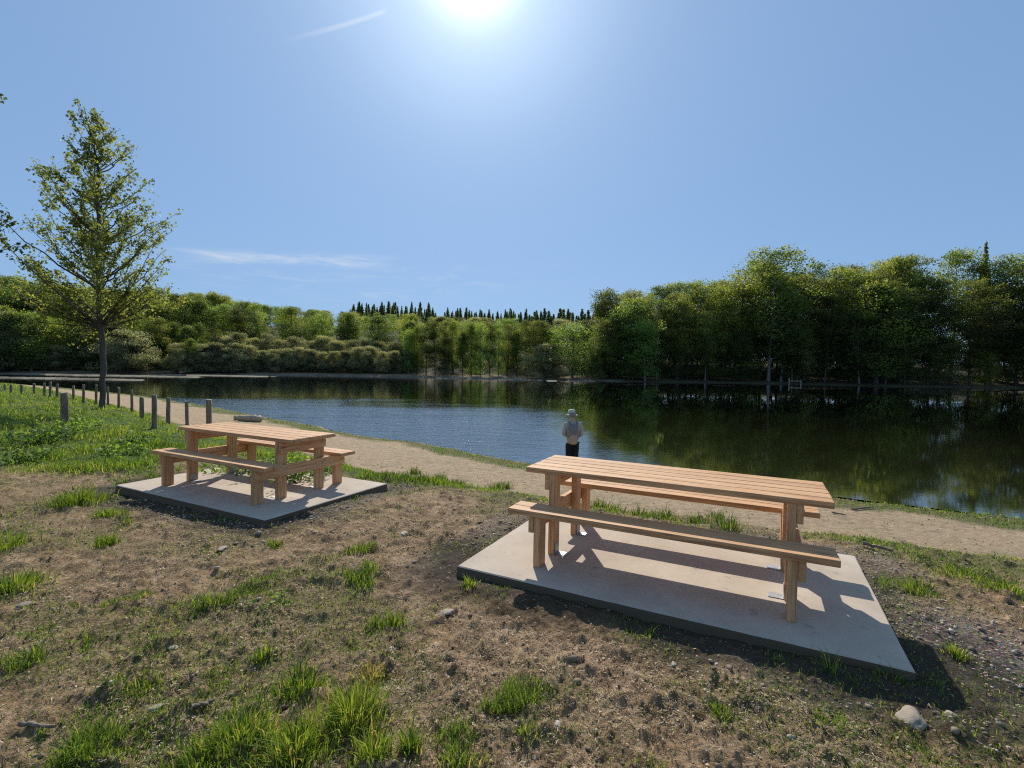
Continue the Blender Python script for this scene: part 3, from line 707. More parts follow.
# ------------------------------------------------------------------ the two near trees: boughs with leaves
def limb_tree(name, loc, label, trunk, tips, leafn, leaf, mat, bark, seed, spread=.32, tint=lambda h: .4, dup=2, ascend=.5, low=1.):
    rng = np.random.default_rng(seed); root = empty(name, loc); tag(root, label, 'tree')
    tr = Acc(); tz = np.array([p[2] for p in trunk]); tx = np.array([p[0] for p in trunk]); ty = np.array([p[1] for p in trunk]); trad = np.array([p[3] for p in trunk])
    zz = np.linspace(tz[0], tz[-1], 26); wob = np.cumsum(rng.normal(size=(26, 2)) * .03, axis=0); wob -= wob[0]
    pts = np.c_[np.interp(zz, tz, tx) + wob[:, 0], np.interp(zz, tz, ty) + wob[:, 1], zz]
    tr.add(*tube_arrays(pts, np.interp(zz, tz, trad) * (1 + .06 * rng.normal(size=26)), 10))
    lf = Acc(); br = Acc()
    for (dx_, h, k) in tips:
        for q in range(dup):
            dy = (rng.uniform(-1, 1)) * (1.6 if q else .5) * min(1.6, .5 + abs(dx_) * .4)
            f = 1 if q == 0 else rng.uniform(.55, 1.0)
            tx_ = np.interp(h, tz, tx); ex = tx_ + (dx_ - tx_) * f; ez = h + (0 if q == 0 else rng.uniform(-.5, .35))
            L = math.hypot(ex - tx_, dy); ascend_ = ascend * rng.uniform(.6, 1.35); z0 = min(max(ez - L * ascend_ - .25, low), tz[-1] - .3)
            p0 = np.array([np.interp(z0, zz, pts[:, 0]), np.interp(z0, zz, pts[:, 1]), z0]); p3 = np.array([ex, dy, ez])
            t = np.linspace(0, 1, 8)[:, None]; c1 = p0 + (p3 - p0) * .4 + np.array([0, 0, -.12 * L * (1 if ascend > 0 else -1)]); 
            cur = (1 - t) ** 2 * p0 + 2 * t * (1 - t) * c1 + t ** 2 * p3 + np.r_[np.zeros((1, 3)), rng.normal(size=(7, 3)) * .03]
            r0 = .012 + .011 * L; br.add(*tube_arrays(cur, np.linspace(r0, .005, 8), 5))
            ntw = int(4 + L * 3.4)
            for j in range(ntw):
                s = rng.uniform(.22, 1.0) ** .8; base = np.array([np.interp(s, t[:, 0], cur[:, a]) for a in range(3)])
                dr = (p3 - p0) / (np.linalg.norm(p3 - p0) + 1e-6) + rng.normal(size=3) * .55 + np.array([0, 0, .1]); dr /= np.linalg.norm(dr)
                ln = spread * rng.uniform(.6, 1.8) * (1 + .12 * L); e = base + dr * ln
                br.add(*tube_arrays([base, (base + e) / 2 + rng.normal(size=3) * .02, e], [.006, .004, .002], 3))
                n = max(3, int(leafn * k * rng.uniform(.5, 1.4))); u = rng.uniform(.1, 1.08, n)[:, None]
                P = base + (e - base) * u + rng.normal(size=(n, 3)) * .065
                V, F = leaf_quads(P, leaf, np.array([0, -.2, .3]), rng, .8)
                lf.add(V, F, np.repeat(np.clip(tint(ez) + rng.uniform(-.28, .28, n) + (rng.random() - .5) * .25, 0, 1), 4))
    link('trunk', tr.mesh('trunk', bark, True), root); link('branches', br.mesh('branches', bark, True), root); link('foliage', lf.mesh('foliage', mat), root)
    return root
S_ = 23.4
b = at(102, 409)
sc_ = b.y / 21.0
pix = [(88, 92, 1), (94, 98, 1), (100, 104, 1), (104, 116, .9), (113, 108, .8), (117, 118, .4), (124, 122, .5), (84, 108, 1), (80, 120, .8), (92, 122, 1.1), (88, 134, 1.1), (100, 134, 1.1), (110, 140, 1), (126, 142, .8),
       (136, 130, .35), (137, 146, .6), (122, 160, 1), (138, 158, .6), (132, 172, 1), (143, 176, .7), (95, 152, 1.2), (72, 140, .8), (60, 137, .9), (53, 152, .8), (66, 158, 1), (44, 158, .9), (80, 165, 1.1), (56, 172, 1.1), (38, 170, .9),
       (30, 178, .9), (70, 182, 1.2), (45, 190, 1.1), (26, 198, .9), (60, 202, 1.2), (85, 195, 1.2), (38, 212, 1.1), (18, 205, .6), (20, 220, .7), (55, 222, 1.3), (76, 215, 1.2), (120, 190, 1), (135, 190, 1), (146, 186, .8), (150, 204, 1),
       (162, 200, .8), (168, 212, 1), (170, 226, 1.1), (155, 222, 1.3), (138, 215, 1.1), (164, 238, 1.1), (150, 240, 1.3), (128, 234, 1.1), (115, 215, .7), (142, 252, .8), (175, 258, .8), (172, 268, 1), (160, 272, 1), (148, 262, .8), (135, 280, .7),
       (30, 236, 1), (8, 240, .9), (0, 252, 1), (18, 258, 1.2), (-6, 262, .9), (40, 250, 1.2), (35, 270, 1.3), (55, 262, 1.2), (12, 268, 1), (60, 280, 1.2), (75, 250, 1.1), (80, 275, 1), (20, 280, .6), (48, 292, .9), (70, 298, .9),
       (150, 285, .5), (125, 288, .5), (118, 268, .6), (142, 298, .4), (62, 312, .35), (82, 308, .35), (126, 306, .25), (72, 322, .2), (104, 300, .5)]
def pt(px, py): v = raydir(px, py); return (v.x * b.y / v.y - b.x) * .94, (CAMH + v.z * b.y / v.y - b.z)
tips = [(pt(px, py)[0], pt(px, py)[1] - .7, k * (.4 if py > 272 else 1)) for i_, (px, py, k) in enumerate(pix) if (py < 300 or k < .36) and i_ % 8 != 5]

TH = pt(95, 98)[1] - .4
trunk = [(0, 0, -.3, .12), (0, 0, .4, .09), (pt(102, 370)[0], 0, pt(102, 370)[1], .09), (pt(100, 300)[0], 0, pt(100, 300)[1], .075), (pt(103, 240)[0], 0, pt(103, 240)[1], .07), (pt(107, 180)[0], 0, pt(107, 180)[1], .045), (pt(103, 140)[0], 0, pt(103, 140)[1], .03), (pt(95, 98)[0], 0, TH, .008)]
limb_tree('poplar_tree', (b.x, b.y, b.z), 'slender young poplar with windswept crown standing beyond the meadow on the left', trunk, tips, 18, .094, M_POP, M_BARK, 5, .27,
          lambda h: .36 + .15 * float(smooth(5.6, 3.0, np.array(h))), 2, .95, pt(102, 325)[1])
# broad-leaved tree just outside the left of the picture, boughs reaching in
d0 = 12.5
def lt(px, py): v = raydir(px, py); return (v.x * d0 / v.y, CAMH + v.z * d0 / v.y)
bx = px2x(-120, d0); bz = float(fields(bx, d0)[0])
tp = []
for px, py, k in [(2, 78, .7), (6, 118, 1.2), (-6, 98, 1.2), (0, 128, .8), (26, 213, .8), (12, 209, 1.1), (30, 219, .5), (-4, 222, 1.2), (-10, 240, 1), (-2, 202, .5), (-40, 60, 1.2), (-60, 140, 1.3), (-40, 180, 1.2), (-90, 60, 1.2), (-130, 30, 1.2), (-180, 80, 1.3),
                  (-200, 160, 1.3), (-60, 230, 1.2), (-170, 220, 1.2), (-120, 0, 1.2), (-70, -10, 1), (-230, 230, 1.2), (-90, 190, 1), (-150, -40, 1), (-35, 120, 1)]:
    X_, Z_ = lt(px - 23, py); tp.append((X_ - bx, Z_ - bz, k))
limb_tree('oak_tree', (bx, d0, bz), 'dark leafy boughs reaching in from a tree beyond the left edge', [(0, 0, -.3, .3), (0, 0, 1, .24), (.1, 0, 5, .17), (-.1, 0, 9.5, .07), (0, 0, 11.2, .02)], tp, 16, .105, M_LEAF_D, M_BARK, 9, .24, lambda h: .3, 2, .35)

# ------------------------------------------------------------------ fence posts
def make_post(px, ytop, ybase, rad, label, group, seed, lean=0., pale=False, extra=.0, dist=None):
    b = at(px, ybase) if dist is None else Vector((px2x(px, dist), dist, float(ground_z(px2x(px, dist), dist))))
    h = (ybase - ytop) / FPX * b.y + extra if dist is None else top_h(px, ytop, dist) - b.z
    rng = np.random.default_rng(seed); n = 7; zz = np.concatenate([[-.25], np.linspace(0, h, n)])
    V = []; seg = 12; prof = 1 + .08 * rng.normal(size=seg)
    for i, z in enumerate(zz):
        for k in range(seg):
            a = 2 * PI * k / seg; r = rad * .8 * prof[k] * (1 - .05 * z / max(h, .1)) * (1 + .02 * rng.normal()); r *= .93 if i == len(zz) - 1 else 1
            V.append((r * math.cos(a) + lean * z, r * math.sin(a) + lean * .4 * z, z + (.012 * rng.normal() if i == len(zz) - 1 else 0)))
    F = [(i * seg + k, i * seg + (k + 1) % seg, (i + 1) * seg + (k + 1) % seg, (i + 1) * seg + k) for i in range(len(zz) - 1) for k in range(seg)]
    me = bpy.data.meshes.new('fence_post'); 
    me.from_pydata(V, [], F + [tuple(range((len(zz) - 1) * seg, len(zz) * seg))]); me.materials.append(M_POST); me.materials.append(M_DRIFT); me.polygons[len(F)].material_index = 1
    for p in me.polygons: p.use_smooth = p.index < len(F)
    o = link('fence_post', me, None, b, rng.uniform(0, 6)); tag(o, label, 'fence post', group); return o
GP = 'weathered posts of the fence line along the sandy path'
LB = 'thin weathered post in the fence line running away to the left along the path'
for i, (px, a, c_) in enumerate([(4.7, 384.5, 391), (11, 385, 393), (21.6, 385, 394), (34, 383.5, 394.5), (44.6, 383, 396), (50, 382, 397.5), (57, 384, 398.5), (73.5, 386, 401), (83.5, 384.5, 403), (96, 385, 405.5), (108, 387, 406), (118.6, 387.5, 409), (132, 390, 413)]):
    make_post(px, a, c_, .055 if px > 60 else .06, LB, GP, 300 + i, (i % 3 - 1) * .02)
make_post(142, 397, 419, .085, 'stout dark post left of the pale-topped fence post', GP, 320)
make_post(154.5, 396, 429, .075, 'dark fence post with pale cut top, standing nearest in the grass right of the poplar', GP, 321, .0)
make_post(168, 397.5, 424, .075, 'dark fence post just right of the pale-topped one', GP, 322, -.02)
make_post(187, 401, 425, .07, 'leaning fence post midway between the pale-topped post and the thick end post', GP, 323, -.035)
make_post(209, 399.5, 427, .125, 'thick round end post of the fence, behind the left picnic table', GP, 324)
make_post(64.5, 391.5, 427, .11, 'thick square-cut post standing alone in the meadow left of the poplar', None, 325)

# ------------------------------------------------------------------ driftwood, sticks
def log_obj(name, p0, p1, r0, r1, label, mat, seg=10, cat='log'):
    rng = np.random.default_rng(int(abs(p0[0]) * 100)); t = np.linspace(0, 1, 9)[:, None]; p0 = np.array(p0); p1 = np.array(p1)
    P = p0 + (p1 - p0) * t + np.r_[np.zeros((1, 3)), rng.normal(size=(8, 3)) * (r0 + .01) * .35 * np.array([1, 1, .3])]
    V, F = tube_arrays(P - p0, np.linspace(r0, r1, 9) * (1 + .12 * rng.normal(size=9)), seg)
    me = bpy.data.meshes.new(name); n = len(V); me.from_pydata([tuple(v) for v in V], [], [tuple(f) for f in F] + [tuple(range(seg)), tuple(range(n - seg, n))]); me.materials.append(mat); me.materials.append(M_POST); me.polygons[len(F) + 1].material_index = 1
    for p in me.polygons: p.use_smooth = p.index < len(F)
    o = link(name, me, None, tuple(p0)); tag(o, label, cat); return o
a_ = at(231, 421); b_ = at(257, 422); 
log_obj('driftwood_log', (a_.x, a_.y + .3, a_.z + .1), (b_.x + .2, b_.y - .1, b_.z + .14), .11, .17, 'pale driftwood log lying on the shore behind the left picnic table', M_DRIFT)
for k, (q0, q1, r_, lb) in enumerate([((852, 511), (874, 509), .02, 'bare stick lying at the water edge of the path on the right'), ((832, 514), (846, 516), .016, 'short bleached stick beside the bare stick near the water'),
                                      ((862, 548), (894, 552), .018, 'brown stick lying across the sandy path behind the right slab'), ((20, 728), (52, 732), .012, 'dark twig on the bare earth in the lower left corner'),
                                      ((192, 718), (212, 706), .010, 'bleached splinter of wood in front of the grass tufts at lower left')]):
    a_ = at(*q0); b_ = at(*q1); log_obj('dead_stick', (a_.x, a_.y, a_.z + r_ + .012), (b_.x, b_.y, b_.z + r_ + .012), r_, r_ * .6, lb, M_TWIG, 6, 'stick')
# little fishing stage rail across the lake
dd = 109.; x0 = px2x(789, dd); z0 = float(fields(x0, dd)[0])
fr = empty('fishing_stage', (x0, dd, z0)); tag(fr, 'tiny wooden fishing stage with handrail at the foot of the wood across the lake', 'fishing stage')
link('post', boxes('post', [(0, 0, .75, .14, .14, 1.9)], M_DRIFT, .01), fr); link('post', boxes('post', [(2.6, 0, .55, .14, .14, 1.5)], M_DRIFT, .01), fr)
link('rail', boxes('rail', [(1.3, 0, 1.05, 2.5, .06, .12)], M_DRIFT, .01), fr); link('deck', boxes('deck', [(1.3, .7, .12, 2.9, 1.3, .12)], M_DRIFT, .01), fr)

# ------------------------------------------------------------------ stones
def stone(px, py, size, label, seed, t=.9, flat=.5):
    b = at(px, py); bm = bmesh.new(); bmesh.ops.create_icosphere(bm, subdivisions=3, radius=1); rng = random.Random(seed); off = Vector((seed, 0, 0)); lay = bm.verts.layers.float.new('tint')
    for v in bm.verts:
        n = mnoise.noise(v.co * 1.1 + off) * .45 + mnoise.noise(v.co * 3 + off) * .14; v.co *= 1 + n; v[lay] = t
        v.co = Vector((round(v.co.x * 3.2) / 3.2 * .3 + v.co.x * .7, v.co.y, v.co.z)); v.co.x *= size; v.co.y *= size * .65; v.co.z *= size * flat
    me = bpy.data.meshes.new('stone'); bm.to_mesh(me); bm.free(); me.materials.append(M_STONE)
    for p in me.polygons: p.use_smooth = True
    o = link('stone', me, None, (b.x, b.y, b.z + size * flat * .15), rng.uniform(0, 6)); return tag(o, label, 'stone')
stone(912, 722, .085, 'largest pale stone half buried in the earth near the lower right corner', 1, .7, .3)
stone(950, 716, .028, 'small grey stone just right of the largest pale stone', 2, .8)
stone(674, 663, .022, 'round pale stone in front of the right slab', 3, .95, .7)
stone(558, 728, .026, 'pale stone on the bare earth at bottom centre', 4, .9)
stone(446, 616, .055, 'flat pale rock sunk in the earth left of the right slab corner', 5, .75, .22)
stone(222, 549, .05, 'flat pale stone in the earth in front of the left slab', 6, .8, .2)
stone(404, 533, .05, 'bleached stone right of the left slab corner', 7, 1., .4)
stone(22, 606, .05, 'grey stone by the left edge of the picture', 8, .6, .4)
stone(172, 648, .035, 'flat pale stone in the middle of the bare earth at left', 9, .85, .25)
stone(158, 710, .035, 'pale flat stone in front of the splinter at lower left', 10, .8, .3)

# ------------------------------------------------------------------ stuff: grass, litter, gravel
def blades(P, hgt, wid, tint, rng, lean=.5, az=None):
    n = len(P); a = rng.uniform(0, 2 * PI, n); ld = rng.uniform(0, 2 * PI, n) if az is None else az; ll = rng.uniform(.1, 1, n) * lean
    ax = np.c_[np.cos(a), np.sin(a), np.zeros(n)] * (wid / 2)[:, None]; le = np.c_[np.cos(ld), np.sin(ld), np.zeros(n)] * (ll * hgt)[:, None]; up = np.c_[np.zeros(n), np.zeros(n), hgt]
    b0 = P - ax; b1 = P + ax; mid = P + up * .55 + le * .3; m0 = mid - ax * .8; m1 = mid + ax * .8; tip = P + up * (1 - .25 * ll)[:, None] + le
    V = np.stack([b0, b1, m0, m1, tip], 1).reshape(-1, 3); o = np.arange(n)[:, None] * 5
    F = np.concatenate([o + [0, 1, 3], o + [0, 3, 2], o + [2, 3, 4]], 1).reshape(-1, 3)
    return V, F, np.repeat(tint, 5)
def scatter_polar(n, r0, r1, a0, a1, rng):
    a = np.radians(rng.uniform(a0, a1, n)); r = np.sqrt(rng.uniform(0, 1, n) * (r1 ** 2 - r0 ** 2) + r0 ** 2); return np.sin(a) * r, np.cos(a) * r
def scatter_persp(n, r0, r1, a0, a1, rng, p=1.0):
    a = np.radians(rng.uniform(a0, a1, n)); r = np.exp(rng.uniform(math.log(r0), math.log(r1), n)); return np.sin(a) * r, np.cos(a) * r
rng = np.random.default_rng(77)
# meadow
x, y = scatter_persp(520000, 4.5, 75, -56, 56, rng); z, dn, df, wv, ins, r = fields(x, y); md, pa, gr, spv, fr = masks(x, y, dn, wv, ins)
sdst = np.minimum(slabdist(x, y, T1), slabdist(x, y, T2))
keep = (rng.random(len(x)) < md * (.45 + .55 * smooth(.3, .6, fbm(x * .9, y * .9, 3, 91)))) & (dn > 4.6) & (sdst > .07) & ~ins
x, y, md2, dn2, r2 = x[keep], y[keep], md[keep], dn[keep], r[keep]; z = ground_z(x, y)
clump = fbm(x * .55, y * .55, 3, 95); tall = fbm(x * 1.6, y * 1.6, 3, 97)
hh = (.04 + .12 * smooth(.35, .75, tall)) * rng.uniform(.5, 1.25, len(x)) * (.55 + .45 * md2) * np.where(dn2 < 7.2, .85, 1)
hh = np.where(x > 0, hh * .6, hh)
V, F, T = blades(np.c_[x, y, z - .01], hh, .005 + .00085 * r2, np.clip(.47 + .6 * (clump - .45) + rng.normal(size=len(x)) * .17 + .22 * (rng.random(len(x)) < .12), 0, 1), rng, .8)
me = fastmesh('meadow_grass', V, F, M_GRASS, dict(tint=T)); o = link('meadow_grass', me); tag(o, 'lush green meadow grass behind and left of the left picnic table', 'grass', None, 'stuff')
# fringe on the water edge
x, y = scatter_persp(160000, 8, 60, -56, 56, rng); z, dn, df, wv, ins, r = fields(x, y); md, pa, gr, spv, fr = masks(x, y, dn, wv, ins)
keep = (rng.random(len(x)) < fr * .9) & (dn < 1.8); x, y, r2 = x[keep], y[keep], r[keep]; z = ground_z(x, y)
V, F, T = blades(np.c_[x, y, z], .03 + .05 * rng.random(len(x)) * smooth(.3, .7, fbm(x, y, 2, 3)), .006 + .0009 * r2, np.clip(.42 + rng.normal(size=len(x)) * .16, 0, 1), rng, 1.2)
me = fastmesh('shore_grass', V, F, M_GRASS, dict(tint=T)); o = link('shore_grass', me); tag(o, 'short mossy grass fringe between the sandy path and the water', 'grass', None, 'stuff')
# sprouts over the bare earth
x, y = scatter_persp(520000, 1.2, 13, -56, 56, rng); z, dn, df, wv, ins, r = fields(x, y); md, pa, gr, spv, fr = masks(x, y, dn, wv, ins)
sdst = np.minimum(slabdist(x, y, T1), slabdist(x, y, T2)); tuft = smooth(.60, .74, fbm(x * 4.5, y * 4.5, 3, 101)); tuft2 = smooth(.58, .70, fbm(x * 1.5 + 9, y * 1.5, 3, 102))
leftb = .55 + .6 * smooth(1, -3, x)
keep = (rng.random(len(x)) < np.clip((spv * .20 + tuft * tuft2 * .8 * leftb + tuft * spv * .45) * (1 - pa * .93), 0, 1)) & (dn > 2) & (sdst > .03)
x, y, r2, tf = x[keep], y[keep], r[keep], (tuft * tuft2)[keep]; z = ground_z(x, y)
V, F, T = blades(np.c_[x, y, z - .004], (.018 + .018 * spv[keep] + .055 * tf) * rng.uniform(.5, 1.5, len(x)), .0022 + .0008 * r2, np.clip(.42 + rng.normal(size=len(x)) * .2, 0, 1), rng, 1.1)
me = fastmesh('sparse_grass', V, F, M_GRASS, dict(tint=T)); o = link('sparse_grass', me); tag(o, 'sparse grass sprouting over the bare brown earth', 'grass', None, 'stuff')
# straw and twig litter
x, y = scatter_persp(190000, 1.2, 14, -56, 56, rng); z, dn, df, wv, ins, r = fields(x, y); md, pa, gr, spv, fr = masks(x, y, dn, wv, ins); sdst = np.minimum(slabdist(x, y, T1), slabdist(x, y, T2))
keep = ~((tloc(x, y, T1)[1] < -.5) & (slabdist(x, y, T1) < .5) & (rng.random(len(x)) < .88)) & (rng.random(len(x)) < (.25 + .75 * smooth(.35, .65, fbm(x * 2, y * 2, 3, 111))) * (1 - pa * .8) * (1 - md * .8)) & (sdst > .01) & (dn > .5); x, y, r2 = x[keep], y[keep], r[keep]; z = ground_z(x, y)
n = len(x); a = rng.uniform(0, 2 * PI, n); L = rng.uniform(.006, .034, n) * (.6 + .06 * r2); wd = rng.uniform(.0005, .0014, n) * (1 + .25 * r2)
wide = rng.random(n) < .08; wd = np.where(wide, wd * 4, wd); L = np.where(wide, L * .55, L)
u = np.c_[np.cos(a), np.sin(a), rng.normal(size=n) * .22] * (L / 2)[:, None]; v = np.c_[-np.sin(a), np.cos(a), rng.normal(size=n) * .3] * wd[:, None]; P = np.c_[x, y, z + .004 + .006 * rng.random(n)]
V = np.stack([P - u - v, P + u * .9 - v * .6, P + u + v * .6, P - u + v], 1).reshape(-1, 3)
me = fastmesh('straw_litter', V, np.arange(4 * n).reshape(-1, 4), M_STRAW, dict(tint=np.repeat(np.clip(rng.beta(2, 2, n), 0, 1), 4))); o = link('straw_litter', me); tag(o, 'dry straw, bark scraps and twig litter strewn over the earth', 'litter', None, 'stuff')
# gravel and clods
ico = bmesh.new(); bmesh.ops.create_icosphere(ico, subdivisions=1, radius=1); IV = np.array([v.co[:] for v in ico.verts]); IF = np.array([[v.index for v in f.verts] for f in ico.faces]); ico.free()
x, y = scatter_persp(60000, 1.2, 13, -56, 56, rng); z, dn, df, wv, ins, r = fields(x, y); md, pa, gr, spv, fr = masks(x, y, dn, wv, ins); sdst = np.minimum(slabdist(x, y, T1), slabdist(x, y, T2))
keep = (rng.random(len(x)) < np.clip(.035 + .8 * gr + .03 * pa - md * .5, 0, 1)) & (sdst > .02) & (dn > .3) & ~((tloc(x, y, T1)[1] < -.5) & (slabdist(x, y, T1) < .34)); x, y, gr2, r2 = x[keep], y[keep], gr[keep], r[keep]; z = ground_z(x, y); n = len(x)
s = rng.uniform(.003, .010, n) * (1 + .06 * r2) * np.where(rng.random(n) < .06, 1.9, 1); a = rng.uniform(0, 2 * PI, n)
SX = s * rng.uniform(.8, 1.5, n); SY = s * rng.uniform(.7, 1.1, n); SZ = s * rng.uniform(.45, .9, n)
lv = IV[None] * (1 + rng.uniform(-.22, .22, (n, len(IV), 1))); X_ = lv[..., 0] * SX[:, None]; Y_ = lv[..., 1] * SY[:, None]; Z_ = lv[..., 2] * SZ[:, None]
V = np.stack([x[:, None] + X_ * np.cos(a)[:, None] - Y_ * np.sin(a)[:, None], y[:, None] + X_ * np.sin(a)[:, None] + Y_ * np.cos(a)[:, None], z[:, None] + Z_ + (SZ * .3)[:, None]], -1).reshape(-1, 3)
F = (IF[None] + (np.arange(n) * len(IV))[:, None, None]).reshape(-1, 3)
tn = np.where(rng.random(n) < .45, rng.uniform(0, .4, n), rng.uniform(.3, .95, n)); tn = np.clip(tn + .25 * gr2, 0, 1)
me = fastmesh('gravel', V, F, M_STONE, dict(tint=np.repeat(tn, len(IV)))); o = link('gravel', me); tag(o, 'loose grey and brown gravel and small clods on the earth', 'gravel', None, 'stuff')

# ------------------------------------------------------------------ single tufts of grass and leafy weeds
def tuft(px, py, rad, h, n, label, group=None, seed=1, tn=.5, dry=0.):
    b = at(px, py); rng = np.random.default_rng(seed); q = rng.normal(size=(n, 2)) * rad * .5; P = np.c_[q, np.zeros(n)]
    P[:, 2] = ground_z(b.x + q[:, 0], b.y + q[:, 1]) - b.z - .008
    az_ = np.arctan2(q[:, 1], q[:, 0]) + rng.normal(size=n) * .7
    rr = np.hypot(q[:, 0], q[:, 1]) / (rad + 1e-6)
    tt = np.clip(tn + rng.normal(size=n) * .16, 0, 1); tt = np.where(rng.random(n) < .07, rng.uniform(.8, 1, n), tt); tt = np.where(rng.random(n) < dry, rng.uniform(.85, 1, n), tt)
    V, F, T = blades(P, h * rng.uniform(.25, 1.25, n) * (1.1 - .45 * np.clip(rr, 0, 1)), rng.uniform(.003, .0065, n) * (1 + .1 * b.y), tt, rng, .85, az_)
    o = link('grass_tuft', fastmesh('grass_tuft', V, F, M_GRASS, dict(tint=T)), None, b); return tag(o, label, 'grass tuft', group)
G = 'grass tufts along the bottom of the picture'
tuft(352, 722, .14, .17, 700, 'bright tall grass tuft with dead straw beside it at bottom centre left', None, 1, .62, .06)
tuft(372, 678, .09, .05, 420, 'flattened wisp of dead blond straw behind the bright tall tuft', None, 31, .9, 1.)
tuft(300, 690, .13, .11, 520, 'dark green grass clump left of and behind the bright tall tuft', None, 2, .40)
tuft(262, 662, .05, .08, 140, 'small single grass tuft in the middle of the bare earth', None, 3, .42)
tuft(240, 742, .2, .10, 1000, 'wide bright grass clump in the bottom left part of the picture', None, 4, .52)
tuft(296, 752, .15, .13, 700, 'thick grass clump at the bottom edge between the wide clump and the bright tall tuft', None, 5, .56)
tuft(374, 758, .07, .13, 260, 'upright bright grass tuft at the very bottom, below the bright tall tuft', None, 6, .6)
tuft(411, 748, .05, .13, 130, 'loose upright grass tuft at the bottom, right of the bright tall tuft', None, 7, .5)
tuft(458, 764, .1, .09, 260, 'low grass clump at the bottom edge left of centre', None, 8, .48)
tuft(140, 688, .12, .07, 260, 'thin spread grass tuft on the bare earth at lower left', None, 9, .40)
tuft(100, 745, .2, .06, 520, 'low wide grass patch near the lower left corner', None, 10, .42)
tuft(195, 765, .16, .09, 420, 'grass clump at the bottom edge in the left third', None, 34, .5)
tuft(78, 503, .28, .20, 800, 'large dark green grass clump left of the left slab', None, 11, .42)
tuft(106, 516, .12, .13, 300, 'medium grass clump by the left corner of the left slab', None, 12, .5)
tuft(106, 545, .09, .13, 220, 'lone grass clump between the left slab corner and the camera', None, 13, .45)
tuft(15, 590, .2, .14, 420, 'thin grass clump at the left edge of the picture', None, 14, .42)
tuft(5, 548, .2, .14, 360, 'bright grass clump cut by the left edge of the picture', None, 35, .5)
tuft(138, 598, .08, .06, 110, 'small leafy tuft in the bare earth at left', None, 15, .42)
tuft(274, 545, .07, .09, 120, 'small tuft in front of the left slab', None, 16, .45)
tuft(395, 622, .07, .1, 130, 'small tuft halfway between the two slabs', None, 17, .45)
tuft(470, 585, .07, .09, 110, 'little grass tuft at the left corner of the right slab', None, 18, .5)
tuft(830, 672, .035, .17, 26, 'thin upright grass blades in the shadow before the right slab', None, 19, .42)
tuft(648, 636, .03, .10, 22, 'few grass blades against the edge of the right slab, left of its middle', None, 32, .42)
tuft(957, 655, .06, .09, 130, 'small green tuft right of the right slab corner', None, 20, .5)
tuft(722, 716, .07, .06, 150, 'low tuft on the bare earth below the right slab', None, 21, .45)
tuft(830, 722, .12, .05, 220, 'spread low tuft below the right slab corner', None, 33, .45)
tuft(533, 700, .05, .07, 90, 'low tuft on the bare earth at the bottom, right of centre', None, 22, .5)
tuft(528, 740, .05, .07, 90, 'low tuft at the bottom edge, right of centre', None, 23, .5)
tuft(915, 590, .16, .10, 300, 'grass clump right of the far corner of the right slab', None, 24, .48)
tuft(965, 575, .25, .09, 420, 'wide grass clump near the right edge beside the path', None, 25, .46)
tuft(1005, 590, .2, .10, 300, 'grass clump at the right edge of the picture', None, 26, .5)
for i, (px, py) in enumerate([(615, 512), (640, 517), (668, 520), (700, 524), (728, 528), (655, 521), (716, 520), (600, 508), (460, 486), (440, 480), (495, 490), (415, 474), (505, 488)]):
    tuft(px, py, .16, .19, 170, 'dark upright tuft in the row of grass along the near edge of the path', 'tufts along the near edge of the path', 50 + i, .22)

def weed(px, py, h, rad, nst, label, group, seed, leaf=.05):
    b = at(px, py); rng = np.random.default_rng(seed); st = Acc(); lf = Acc()
    for s in range(nst):
        q = rng.normal(size=2) * rad * .45; e = np.array([q[0] * 1.6, q[1] * 1.6, h * rng.uniform(.6, 1.1)]); p0 = np.array([q[0], q[1], -.03])
        st.add(*tube_arrays([p0, (p0 + e) / 2 + rng.normal(size=3) * .01, e], [.004, .003, .0015], 4)); n = 16
        t = rng.uniform(.2, 1, n)[:, None]; P = p0 + (e - p0) * t + rng.normal(size=(n, 3)) * .035
        V, F = leaf_quads(P, leaf, np.array([0, 0, 1.]), rng, .6); lf.add(V, F, np.repeat(np.clip(.35 + rng.uniform(-.2, .25, n), 0, 1), 4))
    root = empty('nettle_plant', b); tag(root, label, 'weed', group)
    link('stems', st.mesh('stems', M_GRASS, True), root); link('leaves', lf.mesh('leaves', M_LEAF_L), root)
weed(45, 443, .30, .5, 50, 'dark leafy nettle clump in the meadow left of the lone post', None, 1, .08)
weed(75, 432, .3, .4, 26, 'small dark weed right below the lone post', None, 2, .08)
weed(118, 455, .2, .35, 22, 'leafy weed clump left of the left table bench', None, 3, .07)
weed(140, 445, .2, .3, 18, 'leafy weed patch between the pale-topped post and the left table', None, 4, .07)
weed(262, 470, .3, .5, 50, 'broad-leaved weeds showing beneath the left tabletop', None, 5, .07)
weed(300, 478, .28, .5, 50, 'broad-leaved weeds behind the right legs of the left table', None, 6, .07)
weed(20, 462, .2, .35, 20, 'leafy weed clump near the left edge of the picture', None, 7, .07)
weed(280, 322 + 285, .04, .08, 8, 'small broad-leaved seedling in the bare earth', None, 8, .03)

